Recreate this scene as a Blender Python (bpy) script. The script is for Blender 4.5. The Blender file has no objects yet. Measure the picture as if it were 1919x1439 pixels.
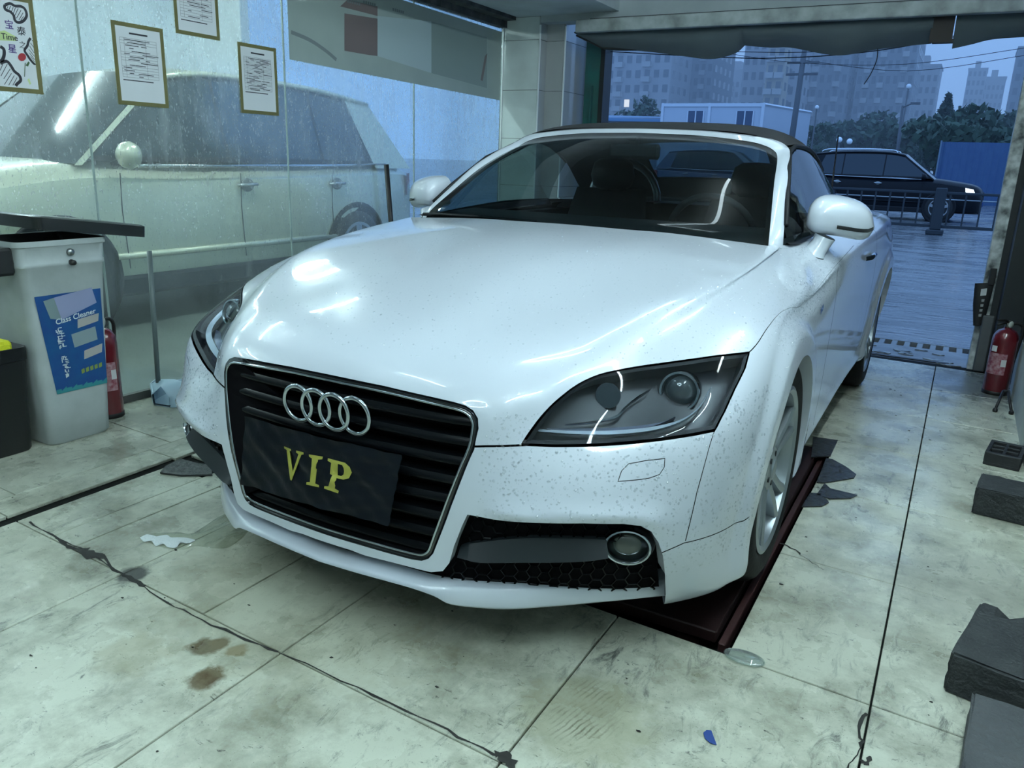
import bpy, bmesh, math, random
import numpy as np
from mathutils import Vector, Matrix
from mathutils.geometry import delaunay_2d_cdt

scene = bpy.context.scene
COL = scene.collection
random.seed(7)
rng = np.random.default_rng(7)

# ---------------------------------------------------------------- camera
IW, IH = 1919, 1439
CAM_F = 1478.09
CAM_C = np.array([1.23653, -2.20417, 1.15054])
CAM_YAW, CAM_PITCH, CAM_ROLL = math.radians(28.916), math.radians(15.952), math.radians(2.002)
def cam_axes():
    cy, sy, cp, sp = math.cos(CAM_YAW), math.sin(CAM_YAW), math.cos(CAM_PITCH), math.sin(CAM_PITCH)
    fwd = np.array([-sy * cp, cy * cp, -sp]); right = np.array([cy, sy, 0.0]); up = np.cross(right, fwd)
    cr, sr = math.cos(CAM_ROLL), math.sin(CAM_ROLL)
    return cr * right + sr * up, -sr * right + cr * up, fwd
AX_R, AX_U, AX_F = cam_axes()
cam_data = bpy.data.cameras.new('camera')
cam_obj = bpy.data.objects.new('camera', cam_data)
COL.objects.link(cam_obj)
cam_data.sensor_fit = 'HORIZONTAL'
cam_data.sensor_width = 36.0
cam_data.lens = CAM_F / IW * 36.0
cam_data.clip_start = 0.02
cam_data.clip_end = 2000
cam_obj.matrix_world = Matrix(((AX_R[0], AX_U[0], -AX_F[0], CAM_C[0]), (AX_R[1], AX_U[1], -AX_F[1], CAM_C[1]),
                               (AX_R[2], AX_U[2], -AX_F[2], CAM_C[2]), (0, 0, 0, 1)))
scene.camera = cam_obj

# ---------------------------------------------------------------- world: even overcast dusk sky
world = bpy.data.worlds.new('overcast_sky')
scene.world = world
world.use_nodes = True
wn = world.node_tree.nodes
wbg = wn['Background']
wbg.inputs['Color'].default_value = (0.20, 0.40, 0.80, 1)
wbg.inputs['Strength'].default_value = 2.0

# ---------------------------------------------------------------- exposure
scene.view_settings.view_transform = 'Standard'
scene.view_settings.look = 'None'
scene.view_settings.exposure = 0.0
scene.view_settings.gamma = 1.0
scene.view_settings.use_curve_mapping = False
LED_POWER = 66.0          # emission strength of the ceiling tubes
LED_COLOR = (0.73, 0.92, 1.0, 1)

# ---------------------------------------------------------------- helpers
def ray(px, py):
    return AX_R * ((px - IW / 2) / CAM_F) - AX_U * ((py - IH / 2) / CAM_F) + AX_F
def at(px, py, axis, val):
    """world point seen at a photograph pixel on the plane axis=val"""
    d = ray(px, py)
    return CAM_C + d * ((val - CAM_C[axis]) / d[axis])

MATS = {}
def mat(name, color=(.8, .8, .8), rough=.5, metal=0.0, coat=0.0, spec=.5, emit=None, estr=0.0, alpha=None,
        noise=None, bump=None, sheen=0.0, trans=0.0, ior=1.45, coatr=.03):
    """procedural Principled material. noise=(scale, amount, color2), bump=(scale, strength)"""
    if name in MATS: return MATS[name]
    m = bpy.data.materials.new(name); m.use_nodes = True
    nt = m.node_tree; b = nt.nodes['Principled BSDF']
    b.inputs['Base Color'].default_value = (*color, 1)
    b.inputs['Roughness'].default_value = rough
    b.inputs['Metallic'].default_value = metal
    b.inputs['Coat Weight'].default_value = coat
    b.inputs['Coat Roughness'].default_value = coatr
    b.inputs['Specular IOR Level'].default_value = spec
    b.inputs['IOR'].default_value = ior
    b.inputs['Transmission Weight'].default_value = trans
    if sheen: b.inputs['Sheen Weight'].default_value = sheen
    if alpha is not None: b.inputs['Alpha'].default_value = alpha
    if emit:
        b.inputs['Emission Color'].default_value = (*emit[:3], 1); b.inputs['Emission Strength'].default_value = estr
    if noise or bump:
        tc = nt.nodes.new('ShaderNodeTexCoord')
    if noise:
        n = nt.nodes.new('ShaderNodeTexNoise'); n.inputs['Scale'].default_value = noise[0]; n.inputs['Detail'].default_value = 6
        nt.links.new(tc.outputs['Object'], n.inputs['Vector'])
        mr = nt.nodes.new('ShaderNodeMapRange'); mr.inputs[1].default_value = .35; mr.inputs[2].default_value = .7
        mr.inputs[4].default_value = noise[1]
        nt.links.new(n.outputs['Fac'], mr.inputs[0])
        mx = nt.nodes.new('ShaderNodeMix'); mx.data_type = 'RGBA'
        mx.inputs[6].default_value = (*color, 1); mx.inputs[7].default_value = (*noise[2], 1)
        nt.links.new(mr.outputs[0], mx.inputs[0]); nt.links.new(mx.outputs[2], b.inputs['Base Color'])
    if bump:
        n2 = nt.nodes.new('ShaderNodeTexNoise'); n2.inputs['Scale'].default_value = bump[0]; n2.inputs['Detail'].default_value = 4
        nt.links.new(tc.outputs['Object'], n2.inputs['Vector'])
        bp = nt.nodes.new('ShaderNodeBump'); bp.inputs['Strength'].default_value = bump[1]; bp.inputs['Distance'].default_value = .01
        nt.links.new(n2.outputs['Fac'], bp.inputs['Height']); nt.links.new(bp.outputs['Normal'], b.inputs['Normal'])
    MATS[name] = m
    return m

def glass_mat(name, tint=(.5, .6, .6), gloss=.08, rough=.02, dirt=0.0, dirt_col=(.6, .7, .7), fres=.9):
    """thin clear pane: tinted see-through plus a fresnel mirror layer, and optional diffuse film of dirt"""
    if name in MATS: return MATS[name]
    m = bpy.data.materials.new(name); m.use_nodes = True
    nt = m.node_tree; nt.nodes.clear()
    out = nt.nodes.new('ShaderNodeOutputMaterial')
    tr = nt.nodes.new('ShaderNodeBsdfTransparent'); tr.inputs[0].default_value = (*tint, 1)
    gl = nt.nodes.new('ShaderNodeBsdfGlossy'); gl.inputs['Roughness'].default_value = rough
    lw = nt.nodes.new('ShaderNodeLayerWeight'); lw.inputs[0].default_value = .5
    pw = nt.nodes.new('ShaderNodeMath'); pw.operation = 'POWER'; pw.inputs[1].default_value = 5.0
    nt.links.new(lw.outputs['Facing'], pw.inputs[0])
    mr = nt.nodes.new('ShaderNodeMath'); mr.operation = 'MULTIPLY_ADD'; mr.inputs[1].default_value = fres; mr.inputs[2].default_value = gloss
    mr.use_clamp = True
    nt.links.new(pw.outputs[0], mr.inputs[0])
    mx = nt.nodes.new('ShaderNodeMixShader')
    nt.links.new(mr.outputs[0], mx.inputs[0]); nt.links.new(tr.outputs[0], mx.inputs[1]); nt.links.new(gl.outputs[0], mx.inputs[2])
    last = mx
    if dirt:
        df = nt.nodes.new('ShaderNodeBsdfDiffuse'); df.inputs[0].default_value = (*dirt_col, 1)
        m2 = nt.nodes.new('ShaderNodeMixShader'); m2.inputs[0].default_value = dirt
        nt.links.new(last.outputs[0], m2.inputs[1]); nt.links.new(df.outputs[0], m2.inputs[2]); last = m2
    nt.links.new(last.outputs[0], out.inputs[0])
    MATS[name] = m
    return m

def link_mesh(name, verts, faces, material=None, parent=None, smooth=False, normals=None, loc=None):
    me = bpy.data.meshes.new(name)
    me.from_pydata([tuple(map(float, v)) for v in verts], [], [tuple(map(int, f)) for f in faces])
    me.validate(verbose=False)
    if smooth and len(me.polygons):
        me.polygons.foreach_set('use_smooth', [True] * len(me.polygons))
    if normals is not None and len(normals) == len(me.vertices):
        me.normals_split_custom_set_from_vertices([tuple(map(float, n)) for n in normals])
    o = bpy.data.objects.new(name, me)
    COL.objects.link(o)
    if material is not None: me.materials.append(material)
    if parent is not None: o.parent = parent
    if loc is not None: o.location = loc
    return o

class MB:
    """collects simple solids, then links them as one mesh"""
    def __init__(s): s.v = []; s.f = []
    def add(s, v, f):
        b = len(s.v); s.v += [tuple(map(float, p)) for p in v]; s.f += [tuple(b + int(i) for i in q) for q in f]; return s
    def box(s, lo, hi, bev=0.0):
        (x0, y0, z0), (x1, y1, z1) = lo, hi
        if bev <= 0:
            return s.add([(x0, y0, z0), (x1, y0, z0), (x1, y1, z0), (x0, y1, z0), (x0, y0, z1), (x1, y0, z1), (x1, y1, z1), (x0, y1, z1)],
                         [(0, 3, 2, 1), (4, 5, 6, 7), (0, 1, 5, 4), (1, 2, 6, 5), (2, 3, 7, 6), (3, 0, 4, 7)])
        b = bev
        def ring(z, d):
            return [(x0 + d + (b if 0 else 0), y0 + b, z), (x0 + b, y0 + d, z), (x1 - b, y0 + d, z), (x1 - d, y0 + b, z),
                    (x1 - d, y1 - b, z), (x1 - b, y1 - d, z), (x0 + b, y1 - d, z), (x0 + d, y1 - b, z)]
        v = ring(z0, b * .6) + ring(z0 + b, 0) + ring(z1 - b, 0) + ring(z1, b * .6)
        f = [tuple(range(7, -1, -1)), tuple(range(24, 32))]
        for k in range(3):
            for i in range(8):
                j = (i + 1) % 8
                f.append((k * 8 + i, k * 8 + j, k * 8 + 8 + j, k * 8 + 8 + i))
        return s.add(v, f)
    def tube(s, pts, r, n=8, cap=True, closed=False):
        pts = [np.array(p, float) for p in pts]; m = len(pts)
        rs = r if hasattr(r, '__len__') else [r] * m
        up = None; rings = []
        for i in range(m):
            if closed: t = pts[(i + 1) % m] - pts[i - 1]
            else: t = pts[min(i + 1, m - 1)] - pts[max(i - 1, 0)]
            t = t / (np.linalg.norm(t) + 1e-12)
            if up is None:
                a = np.array([0, 0, 1.]) if abs(t[2]) < .9 else np.array([1., 0, 0])
                up = np.cross(np.cross(t, a), t)
            up = up - t * np.dot(up, t); up /= np.linalg.norm(up) + 1e-12
            sd = np.cross(t, up)
            rings.append([pts[i] + rs[i] * (math.cos(2 * math.pi * k / n) * up + math.sin(2 * math.pi * k / n) * sd) for k in range(n)])
        v = [p for rg in rings for p in rg]; f = []
        for i in range(m if closed else m - 1):
            j = (i + 1) % m
            for k in range(n):
                l = (k + 1) % n
                f.append((i * n + k, i * n + l, j * n + l, j * n + k))
        if cap and not closed:
            f.append(tuple(range(n - 1, -1, -1))); f.append(tuple((m - 1) * n + k for k in range(n)))
        return s.add(v, f)
    def prism(s, poly, off):
        """poly: list of 3D points (planar outline), extruded by vector off"""
        n = len(poly); off = np.array(off, float)
        v = [np.array(p, float) for p in poly] + [np.array(p, float) + off for p in poly]
        f = [tuple(range(n - 1, -1, -1)), tuple(range(n, 2 * n))] + [(i, (i + 1) % n, n + (i + 1) % n, n + i) for i in range(n)]
        return s.add(v, f)
    def lathe(s, prof, n=32, center=(0, 0, 0), axis=2, close=False):
        """prof: list of (r, h); revolved about axis through center"""
        v = []; f = []; m = len(prof); c = np.array(center, float)
        ax = [(1, 2, 0), (2, 0, 1), (0, 1, 2)][axis]
        for r, h in prof:
            for k in range(n):
                a = 2 * math.pi * k / n; p = np.zeros(3)
                p[ax[0]] = r * math.cos(a); p[ax[1]] = r * math.sin(a); p[ax[2]] = h
                v.append(c + p)
        for i in range(m - 1 if not close else m):
            j = (i + 1) % m
            for k in range(n):
                l = (k + 1) % n
                f.append((i * n + k, i * n + l, j * n + l, j * n + k))
        if not close:
            if prof[0][0] > 1e-6: f.append(tuple(range(n - 1, -1, -1)))
            if prof[-1][0] > 1e-6: f.append(tuple((m - 1) * n + k for k in range(n)))
        return s.add(v, f)
    def grid(s, P, closed_u=False):
        """P[i][j] points"""
        nu, nv = len(P), len(P[0])
        v = [p for r in P for p in r]; f = []
        for i in range(nu if closed_u else nu - 1):
            j2 = (i + 1) % nu
            for j in range(nv - 1):
                f.append((i * nv + j, j2 * nv + j, j2 * nv + j + 1, i * nv + j + 1))
        return s.add(v, f)
    def build(s, name, material, parent=None, smooth=False, fixn=True, angle=None):
        o = link_mesh(name, s.v, s.f, material, parent, smooth)
        if fixn:
            bm = bmesh.new(); bm.from_mesh(o.data)
            bmesh.ops.remove_doubles(bm, verts=bm.verts, dist=1e-6)
            bmesh.ops.recalc_face_normals(bm, faces=bm.faces)
            bm.to_mesh(o.data); bm.free()
        if smooth and angle is not None:
            o.data.set_sharp_from_angle(angle=math.radians(angle))
        return o

def tag(o, label=None, cat=None, group=None, kind=None):
    if label: o['label'] = label
    if cat: o['category'] = cat
    if group: o['group'] = group
    if kind: o['kind'] = kind
    return o
def thing(name, label, cat, loc=(0, 0, 0), rotz=0.0, group=None):
    o = bpy.data.objects.new(name, None); COL.objects.link(o)
    o.empty_display_size = .05
    o.location = loc; o.rotation_euler = (0, 0, rotz)
    return tag(o, label, cat, group)
def put(o, parent):
    """parent o keeping world coordinates of its mesh"""
    o.parent = parent
    o.matrix_parent_inverse = Matrix.Translation(-Vector(parent.location)) if parent.rotation_euler.z == 0 else parent.matrix_world.inverted()
    return o
def struct(o): o['kind'] = 'structure'; return o
def copy_tree(o, parent=None):
    c = o.copy(); COL.objects.link(c); c.parent = parent
    for ch in list(o.children): copy_tree(ch, c)
    return c
def poly_on(pts, axis, val): return [at(px, py, axis, val) for px, py in pts]
# ================================================================ the garage
XL, XR, YB, YF = -2.02, 1.62, -4.4, 3.36        # glass wall, right wall, rear wall, street opening
CEIL = 2.75
def nodes_of(m): return m.node_tree.nodes, m.node_tree.links
# ---- tile material: dirty pale tile, wet sheen, scuffs, oil and mud stains
def tile_material():
    m = bpy.data.materials.new('floor_tile_dirty'); m.use_nodes = True; N, L = nodes_of(m); b = N['Principled BSDF']
    geo = N.new('ShaderNodeNewGeometry')
    def noise(scale, detail=6, stretch=None, rough=.6, dist=0.0):
        n = N.new('ShaderNodeTexNoise'); n.inputs['Scale'].default_value = scale; n.inputs['Detail'].default_value = detail; n.inputs['Roughness'].default_value = rough; n.inputs['Distortion'].default_value = dist
        if stretch:
            mp = N.new('ShaderNodeMapping'); mp.inputs['Scale'].default_value = stretch[:3]; mp.inputs['Rotation'].default_value = (0, 0, stretch[3]); L.new(geo.outputs['Position'], mp.inputs[0]); L.new(mp.outputs[0], n.inputs['Vector'])
        else: L.new(geo.outputs['Position'], n.inputs['Vector'])
        return n.outputs['Fac']
    def ramp(fac, lo, hi, a=0.0, b_=1.0):
        r = N.new('ShaderNodeMapRange'); r.inputs[1].default_value = lo; r.inputs[2].default_value = hi; r.inputs[3].default_value = a; r.inputs[4].default_value = b_; L.new(fac, r.inputs[0]); return r.outputs[0]
    def mix(fac, c1, c2):
        x = N.new('ShaderNodeMix'); x.data_type = 'RGBA'; L.new(fac, x.inputs[0])
        for s_, c in ((x.inputs[6], c1), (x.inputs[7], c2)):
            if isinstance(c, tuple): s_.default_value = (*c, 1)
            else: L.new(c, s_)
        return x.outputs[2]
    def math_(op, a, b_=None):
        x = N.new('ShaderNodeMath'); x.operation = op
        for i, v in enumerate((a, b_)):
            if v is None: continue
            if isinstance(v, (int, float)): x.inputs[i].default_value = v
            else: L.new(v, x.inputs[i])
        x.use_clamp = True; return x.outputs[0]
    col = mix(ramp(noise(1.3), .3, .7), (.63, .65, .54), (.50, .51, .41))
    col = mix(ramp(noise(3.2, 8, rough=.7), .45, .68), col, (.21, .21, .155))            # grey dirt clouds
    col = mix(math_('MULTIPLY', ramp(noise(18, 9, (1.0, .42, 1, .5), .8, .8), .53, .66), ramp(noise(2.0), .36, .58)), col, (.085, .09, .08))   # scuffs
    col = mix(math_('MULTIPLY', ramp(noise(46, 6, (.55, 1, 1, -.9), .75, .5), .60, .69), ramp(noise(2.7, 3), .40, .56)), col, (.05, .055, .05))   # fine scratches
    col = mix(ramp(noise(210, 2), .70, .74), col, (.06, .06, .055))                      # specks
    sep = N.new('ShaderNodeSeparateXYZ'); L.new(geo.outputs['Position'], sep.inputs[0])
    wob = noise(24, 6)
    def spot(x, y, r, amt=1.0, soft=.35, wobble=1.2, sx=1.0):
        v = N.new('ShaderNodeVectorMath'); v.operation = 'DISTANCE'; v.inputs[1].default_value = (x * sx, y, 0)
        cm = N.new('ShaderNodeCombineXYZ'); L.new(math_nc('MULTIPLY', sep.outputs[0], sx), cm.inputs[0]); L.new(sep.outputs[1], cm.inputs[1]); L.new(cm.outputs[0], v.inputs[0])
        d = math_nc('ADD', v.outputs['Value'], math_nc('MULTIPLY', math_nc('SUBTRACT', wob, .5), r * wobble))
        return ramp(d, r * (1 - soft), r, amt, 0)
    def math_nc(op, a, b_):
        x = N.new('ShaderNodeMath'); x.operation = op
        for i, v in enumerate((a, b_)):
            if isinstance(v, (int, float)): x.inputs[i].default_value = v
            else: L.new(v, x.inputs[i])
        return x.outputs[0]
    for x, y, r, a, c in ((-.185, -1.115, .042, 1.0, (.050, .028, .006)), (-.165, -1.085, .030, 1.0, (.065, .036, .008)), (-.083, -1.192, .046, 1.0, (.075, .042, .010)), (-.105, -1.085, .030, .8, (.14, .09, .025)),
                          (-.30, -1.22, .10, .35, (.27, .24, .13)), (.70, -.86, .17, .55, (.33, .33, .22)), (-.15, -.75, .55, .30, (.36, .34, .22)), (-.62, -.99, .05, .9, (.03, .03, .03)),
                          (1.42, .25, .30, .35, (.20, .20, .18)), (-1.75, .05, .35, .7, (.10, .11, .09)), (1.50, 2.9, .45, .8, (.06, .07, .07))):
        col = mix(spot(x, y, r, a), col, c)
    tread = N.new('ShaderNodeTexWave'); tread.inputs['Scale'].default_value = 26; tread.inputs['Distortion'].default_value = 3.0
    mp = N.new('ShaderNodeMapping'); mp.inputs['Rotation'].default_value = (0, 0, .25); L.new(geo.outputs['Position'], mp.inputs[0]); L.new(mp.outputs[0], tread.inputs['Vector'])
    col = mix(math_('MULTIPLY', math_('MULTIPLY', ramp(tread.outputs['Fac'], .6, .9), spot(.70, -.84, .13, .75, .5, .8, 1.5)), ramp(noise(14), .4, .6)), col, (.13, .12, .08))
    L.new(col, b.inputs['Base Color'])
    L.new(ramp(noise(4, 6), .35, .7, .16, .50), b.inputs['Roughness'])
    bp = N.new('ShaderNodeBump'); bp.inputs['Strength'].default_value = .12; bp.inputs['Distance'].default_value = .004; L.new(noise(45, 5), bp.inputs['Height']); L.new(bp.outputs[0], b.inputs['Normal'])
    return m
TILE = tile_material()
GROUT = mat('grout_black', (.008, .009, .008), rough=.8, spec=.1, bump=(80, .3))
PITS = [(.30, .905, -.445, 1.30), (-.905, -.30, -.445, 1.30)]
# floor slab with two pits
floor = MB()
def slab(x0, x1, y0, y1, z0=-.20, z1=-.012): floor.box((x0, y0, z0), (x1, y1, z1))
slab(-7.2, -.905, YB, YF); slab(-.905, .905, YB, -.445); slab(-.905, .905, 1.30, YF); slab(-.30, .30, -.445, 1.30); slab(.905, XR + .1, YB, YF)
floor.box((-.905, -.445, -.20), (.905, 1.30, -.14))
floor = struct(floor.build('floor', GROUT))
XJ = [-2.02, -1.41, -1.235, -.645, -.012, .612, 1.232, 1.62]
YJ = [-1.036 + .618 * k for k in range(-6, 8)]
SHEAR = -.05          # the cross joints run slightly askew
def rect_minus(r, h):
    x0, x1, y0, y1 = r; a0, a1, b0, b1 = h
    if a0 >= x1 or a1 <= x0 or b0 >= y1 or b1 <= y0: return [r]
    out = []
    if a0 > x0: out.append((x0, a0, y0, y1)); x0 = a0
    if a1 < x1: out.append((a1, x1, y0, y1)); x1 = a1
    if b0 > y0: out.append((x0, x1, y0, b0))
    if b1 < y1: out.append((x0, x1, b1, y1))
    return out
tile_cache = {}
for i in range(len(XJ) - 1):
    for j in range(len(YJ) - 1):
        y0, y1 = YJ[j], YJ[j + 1]
        if i == 0: y0, y1 = y0 + .10, y1 + .10
        rs = [(XJ[i], XJ[i + 1], max(y0, YB), min(y1, YF + .04))]
        for h in [(a_, b_, c_ + .045 * (1 if a_ > 0 else -1), d_) for a_, b_, c_, d_ in PITS]: rs = [q for r in rs for q in rect_minus(r, h)]
        if y1 < -.3: rs = [q for r in rs for q in rect_minus(r, (-1.266, -1.210, -9, -.46))]
        rs = [q for r in rs for q in rect_minus(r, (-1.25, -1.02, -.47, -.36))] if y0 < -.3 < y1 or y0 < -.5 < y1 else rs
        for (a, b, c, d) in rs:
            if b - a < .03 or d - c < .03: continue
            g = .0022; key = (round(b - a, 3), round(d - c, 3))
            if key not in tile_cache:
                m_ = MB(); w, h = (b - a) / 2 - g, (d - c) / 2 - g; m_.box((-w, -h, -.011), (w, h, 0), .0018); m_.v = [(x_, y_ + SHEAR * x_, z_) for x_, y_, z_ in m_.v]
                o = m_.build('floor_tile', TILE, floor); tile_cache[key] = o
            else:
                o = tile_cache[key].copy(); COL.objects.link(o)
            o.location = ((a + b) / 2, (c + d) / 2 + SHEAR * (a + b) / 2, random.uniform(-.0012, .0))
# ---- right wall, rear wall, ceiling, lintel
WHITE_W = mat('white_wall_paint', (.62, .66, .64), rough=.6, noise=(3, .5, (.48, .52, .50)), bump=(30, .1))
DARK_W = mat('dark_wall_cladding', (.025, .035, .038), rough=.45, noise=(4, .6, (.012, .016, .018)))
m_ = MB(); m_.box((XR, YB, .30), (XR + .12, 1.55, CEIL)); struct(m_.build('wall_right', WHITE_W))
m_ = MB(); m_.box((XR - .002, 1.55, .30), (XR + .12, 3.05, CEIL)); struct(m_.build('wall_right_panel', DARK_W))
m_ = MB(); m_.box((XR - .004, YB, -.01), (XR + .12, 2.95, .30)); struct(m_.build('baseboard_right', mat('white_board', (.55, .60, .57), rough=.5, noise=(5, .6, (.33, .36, .34)))))
m_ = MB(); m_.box((-7.2, YB - .12, -.1), (XR + .12, YB, CEIL)); struct(m_.build('wall_front', mat('grey_rear_wall', (.20, .23, .24), rough=.7, noise=(2, .5, (.14, .16, .17)))))
m_ = MB(); m_.box((-7.2, YB - .12, CEIL), (XR + .12, YF + .2, CEIL + .1)); struct(m_.build('ceiling', WHITE_W))
LINTEL = mat('lintel_paint', (.40, .45, .47), rough=.6, noise=(4, .6, (.26, .30, .32)))
m_ = MB(); m_.box((-1.70, YF, 2.115), (XR + .12, YF + .16, CEIL)); struct(m_.build('wall_back', LINTEL))
m_ = MB(); m_.box((XL - .03, YB, 2.16), (-1.09, YF + .13, CEIL), 0); struct(m_.build('trim_1', mat('soffit_paint', (.52, .58, .60), rough=.65, noise=(2.5, .7, (.28, .32, .32))))) # boxed-in soffit over the glass
m_ = MB(); m_.box((XL - .03, YB, 2.09), (XL + .035, YF, 2.17)); m_.box((XL + .02, YB, 2.135), (XL + .12, YF - .02, 2.162)); struct(m_.build('trim_2', mat('grimy_rail', (.035, .04, .042), rough=.7, noise=(12, .8, (.10, .11, .11)), bump=(40, .6))))
PIPE = mat('dirty_white_pipe', (.46, .51, .51), rough=.55, noise=(7, .9, (.16, .18, .17)), bump=(25, .2))
m_ = MB(); m_.box((-1.40, YF - .045, 2.030), (XR, YF + .02, 2.112), .006); struct(m_.build('trim_3', PIPE))
m_ = MB(); m_.box((-1.30, YF - .02, 2.112), (XR, YF + .01, 2.120)); struct(m_.build('trim_4', mat('dark_crack', (.03, .035, .035), rough=.8)))
# ---- tiled pier beside the opening
pier = bpy.data.objects.new('wall_pier', None); COL.objects.link(pier); pier['kind'] = 'structure'
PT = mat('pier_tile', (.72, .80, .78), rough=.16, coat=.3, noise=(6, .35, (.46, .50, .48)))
PT_SHADE = mat('pier_tile_shaded', (.40, .42, .42), rough=.16, coat=.3, noise=(6, .35, (.32, .34, .33)))  # same tile, shade of the side and set-back faces put into the colour
core = MB(); core.box((XL - .02, YF + .012, 0), (-1.712, YF + .8, 2.16)); core.box((-1.712, YF + .125, 0), (-1.56, YF + .8, 2.16)); core.box((-1.56, YF + .50, 0), (-1.46, YF + .8, 2.16)); core.build('pier_core', mat('mortar', (.05, .055, .055), rough=.8), pier)
zj = [0, .25, .60, .95, 1.30, 1.65, 2.0, 2.158]
for k in range(len(zj) - 1):
    a, b = zj[k] + .0015, zj[k + 1] - .0015
    for lo_, hi_, mt in (((XL + .005, YF, a), (-1.712, YF + .012, b), PT), ((-1.712, YF + .006, a), (-1.702, YF + .117, b), PT_SHADE), ((-1.702, YF + .113, a), (-1.56, YF + .125, b), PT_SHADE), ((-1.56, YF + .119, a), (-1.550, YF + .49, b), PT_SHADE), ((-1.55, YF + .49, a), (-1.46, YF + .50, b), PT_SHADE)):
        m_ = MB(); m_.box(lo_, hi_); m_.build('pier_tile', mt, pier)
for x, y in ((-1.703, YF - .003), (-1.551, YF + .114)):
    m_ = MB(); m_.box((x - .006, y - .002, 0), (x + .006, y + .008, 2.10), .0015); m_.build('corner_trim', mat('white_pvc', (.8, .84, .84), rough=.35), pier)
m_ = MB(); m_.box((XL + .002, YF - .010, 0), (XL + .012, YF + .0, 2.10)); m_.build('corner_trim', MATS['white_pvc'], pier)
m_ = MB(); m_.box((-1.46, YF + .30, 0), (-1.33, YF + .42, 2.03)); m_.box((-1.40, YF + .27, .0), (-1.385, YF + .30, 1.7)); struct(m_.build('door_1', mat('green_metal_post', (.02, .11, .10), rough=.4, noise=(8, .5, (.03, .05, .05)))))
m_ = MB(); m_.box((-1.335, YF + .29, 0), (-1.30, YF + .43, 2.03)); struct(m_.build('trim_5', mat('black_edge', (.01, .012, .014), rough=.5)))
# right jamb with peeling paint
m_ = MB()
jam = [(1.385, 1.42), (1.41, .78), (1.43, .30), (1.45, -.02)]
m_.box((1.40, YF - .02, -.02), (1.47, YF + .14, 2.05)); struct(m_.build('door_2', mat('peeling_jamb', (.62, .66, .64), rough=.6, noise=(16, 1.0, (.04, .05, .05)), bump=(30, .4))))
m_ = MB(); m_.box((1.465, YF - .06, -.02), (1.66, YF + .16, 2.05)); m_.box((1.50, 3.05, .0), (1.66, YF, 2.05)); struct(m_.build('trim_6', mat('dark_jamb', (.012, .016, .018), rough=.6)))
# ---- sagging awning cloth hung under the beam
AW = mat('awning_cloth', (.085, .11, .12), rough=.85, noise=(5, .5, (.06, .08, .088)), sheen=.1)
awn = thing('awning', 'sagging grey cloth awning hung under the beam over the street opening', 'awning', (0, YF + .14, 2.04))
def flap(pts, bulge=.05):
    pts = smooth_pl_(pts, 6); m_ = MB(); rows = []
    for x, z in pts:
        rows.append([(x, YF + .06 + .10 * (k / 8) - bulge * math.sin(math.pi * k / 8) + .006 * math.sin(9 * x + k), 2.05 + (z - 2.05) * (k / 8)) for k in range(9)])
    m_.grid(rows); m_.grid([[(x, y + .006, z) for x, y, z in r] for r in rows]); put(m_.build('awning_flap', AW, None, True, fixn=False), awn)
def smooth_pl_(pl, n):
    pl = np.asarray(pl, float); m = len(pl); out = []
    for i in range(m - 1):
        g = lambda k: pl[min(max(k, 0), m - 1)]
        p0, p1, p2, p3 = g(i - 1), g(i), g(i + 1), g(i + 2)
        for k in range(n):
            t = k / n; out.append(.5 * ((2 * p1) + (-p0 + p2) * t + (2 * p0 - 5 * p1 + 4 * p2 - p3) * t * t + (-p0 + 3 * p1 - 3 * p2 + p3) * t ** 3))
    out.append(pl[-1]); return np.array(out)
flap([(-1.455, 2.035), (-1.255, 1.937), (-.966, 1.918), (-.688, 1.881), (-.459, 1.851), (-.30, 1.88), (-.235, 1.93)])
flap([(-.235, 1.93), (-.073, 1.913), (.063, 1.908), (.268, 1.864), (.398, 1.851), (.581, 1.879), (.759, 1.895), (.889, 1.903)], .06)
flap([(1.005, 1.87), (1.10, 1.89), (1.207, 1.915), (1.363, 1.923), (1.60, 1.93)], .03)
m_ = MB(); m_.box((.88, YF + .05, 1.895), (1.0, YF + .075, 2.05)); m_.box((.90, YF + .0, 1.885), (1.01, YF + .05, 1.905)); put(m_.build('awning_bracket', mat('brown_board', (.035, .03, .028), rough=.7)), awn)
m_ = MB(); m_.tube([(-1.42, YF + .02, 2.02), (-1.25, YF + .12, 1.94), (-1.0, YF + .15, 1.925)], .006, 6); put(m_.build('awning_cord', mat('cord_black', (.01, .012, .012), rough=.7), None, True), awn)
# wires across the opening
def wire(name, label, pts, r): 
    m_ = MB(); m_.tube(smooth_pl_(np.array(pts), 6), r, 5); return tag(m_.build(name, mat('wire_black', (.006, .008, .012), rough=.7), None, True), label, 'wire')
wire('cable', 'long black cable sagging across the top of the street opening', [at(1130, 96, 1, 3.75), at(1362, 108, 1, 3.75), at(1480, 108, 1, 3.75), at(1600, 100, 1, 3.75), at(1700, 86, 1, 3.75), at(1762, 72, 1, 3.75), at(1800, 66, 1, 3.56)], .0035)
wire('cable', 'thin black cable strung just above the sagging one', [at(1380, 97, 1, 3.8), at(1500, 98, 1, 3.8), at(1640, 90, 1, 3.8), at(1740, 78, 1, 3.8), at(1790, 70, 1, 3.56)], .0025)
wire('cable', 'short loose wire end dangling below the cloth awning', [at(1645, 90, 1, 3.52), at(1643, 112, 1, 3.52), at(1632, 138, 1, 3.52), at(1619, 158, 1, 3.52)], .003)
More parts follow.
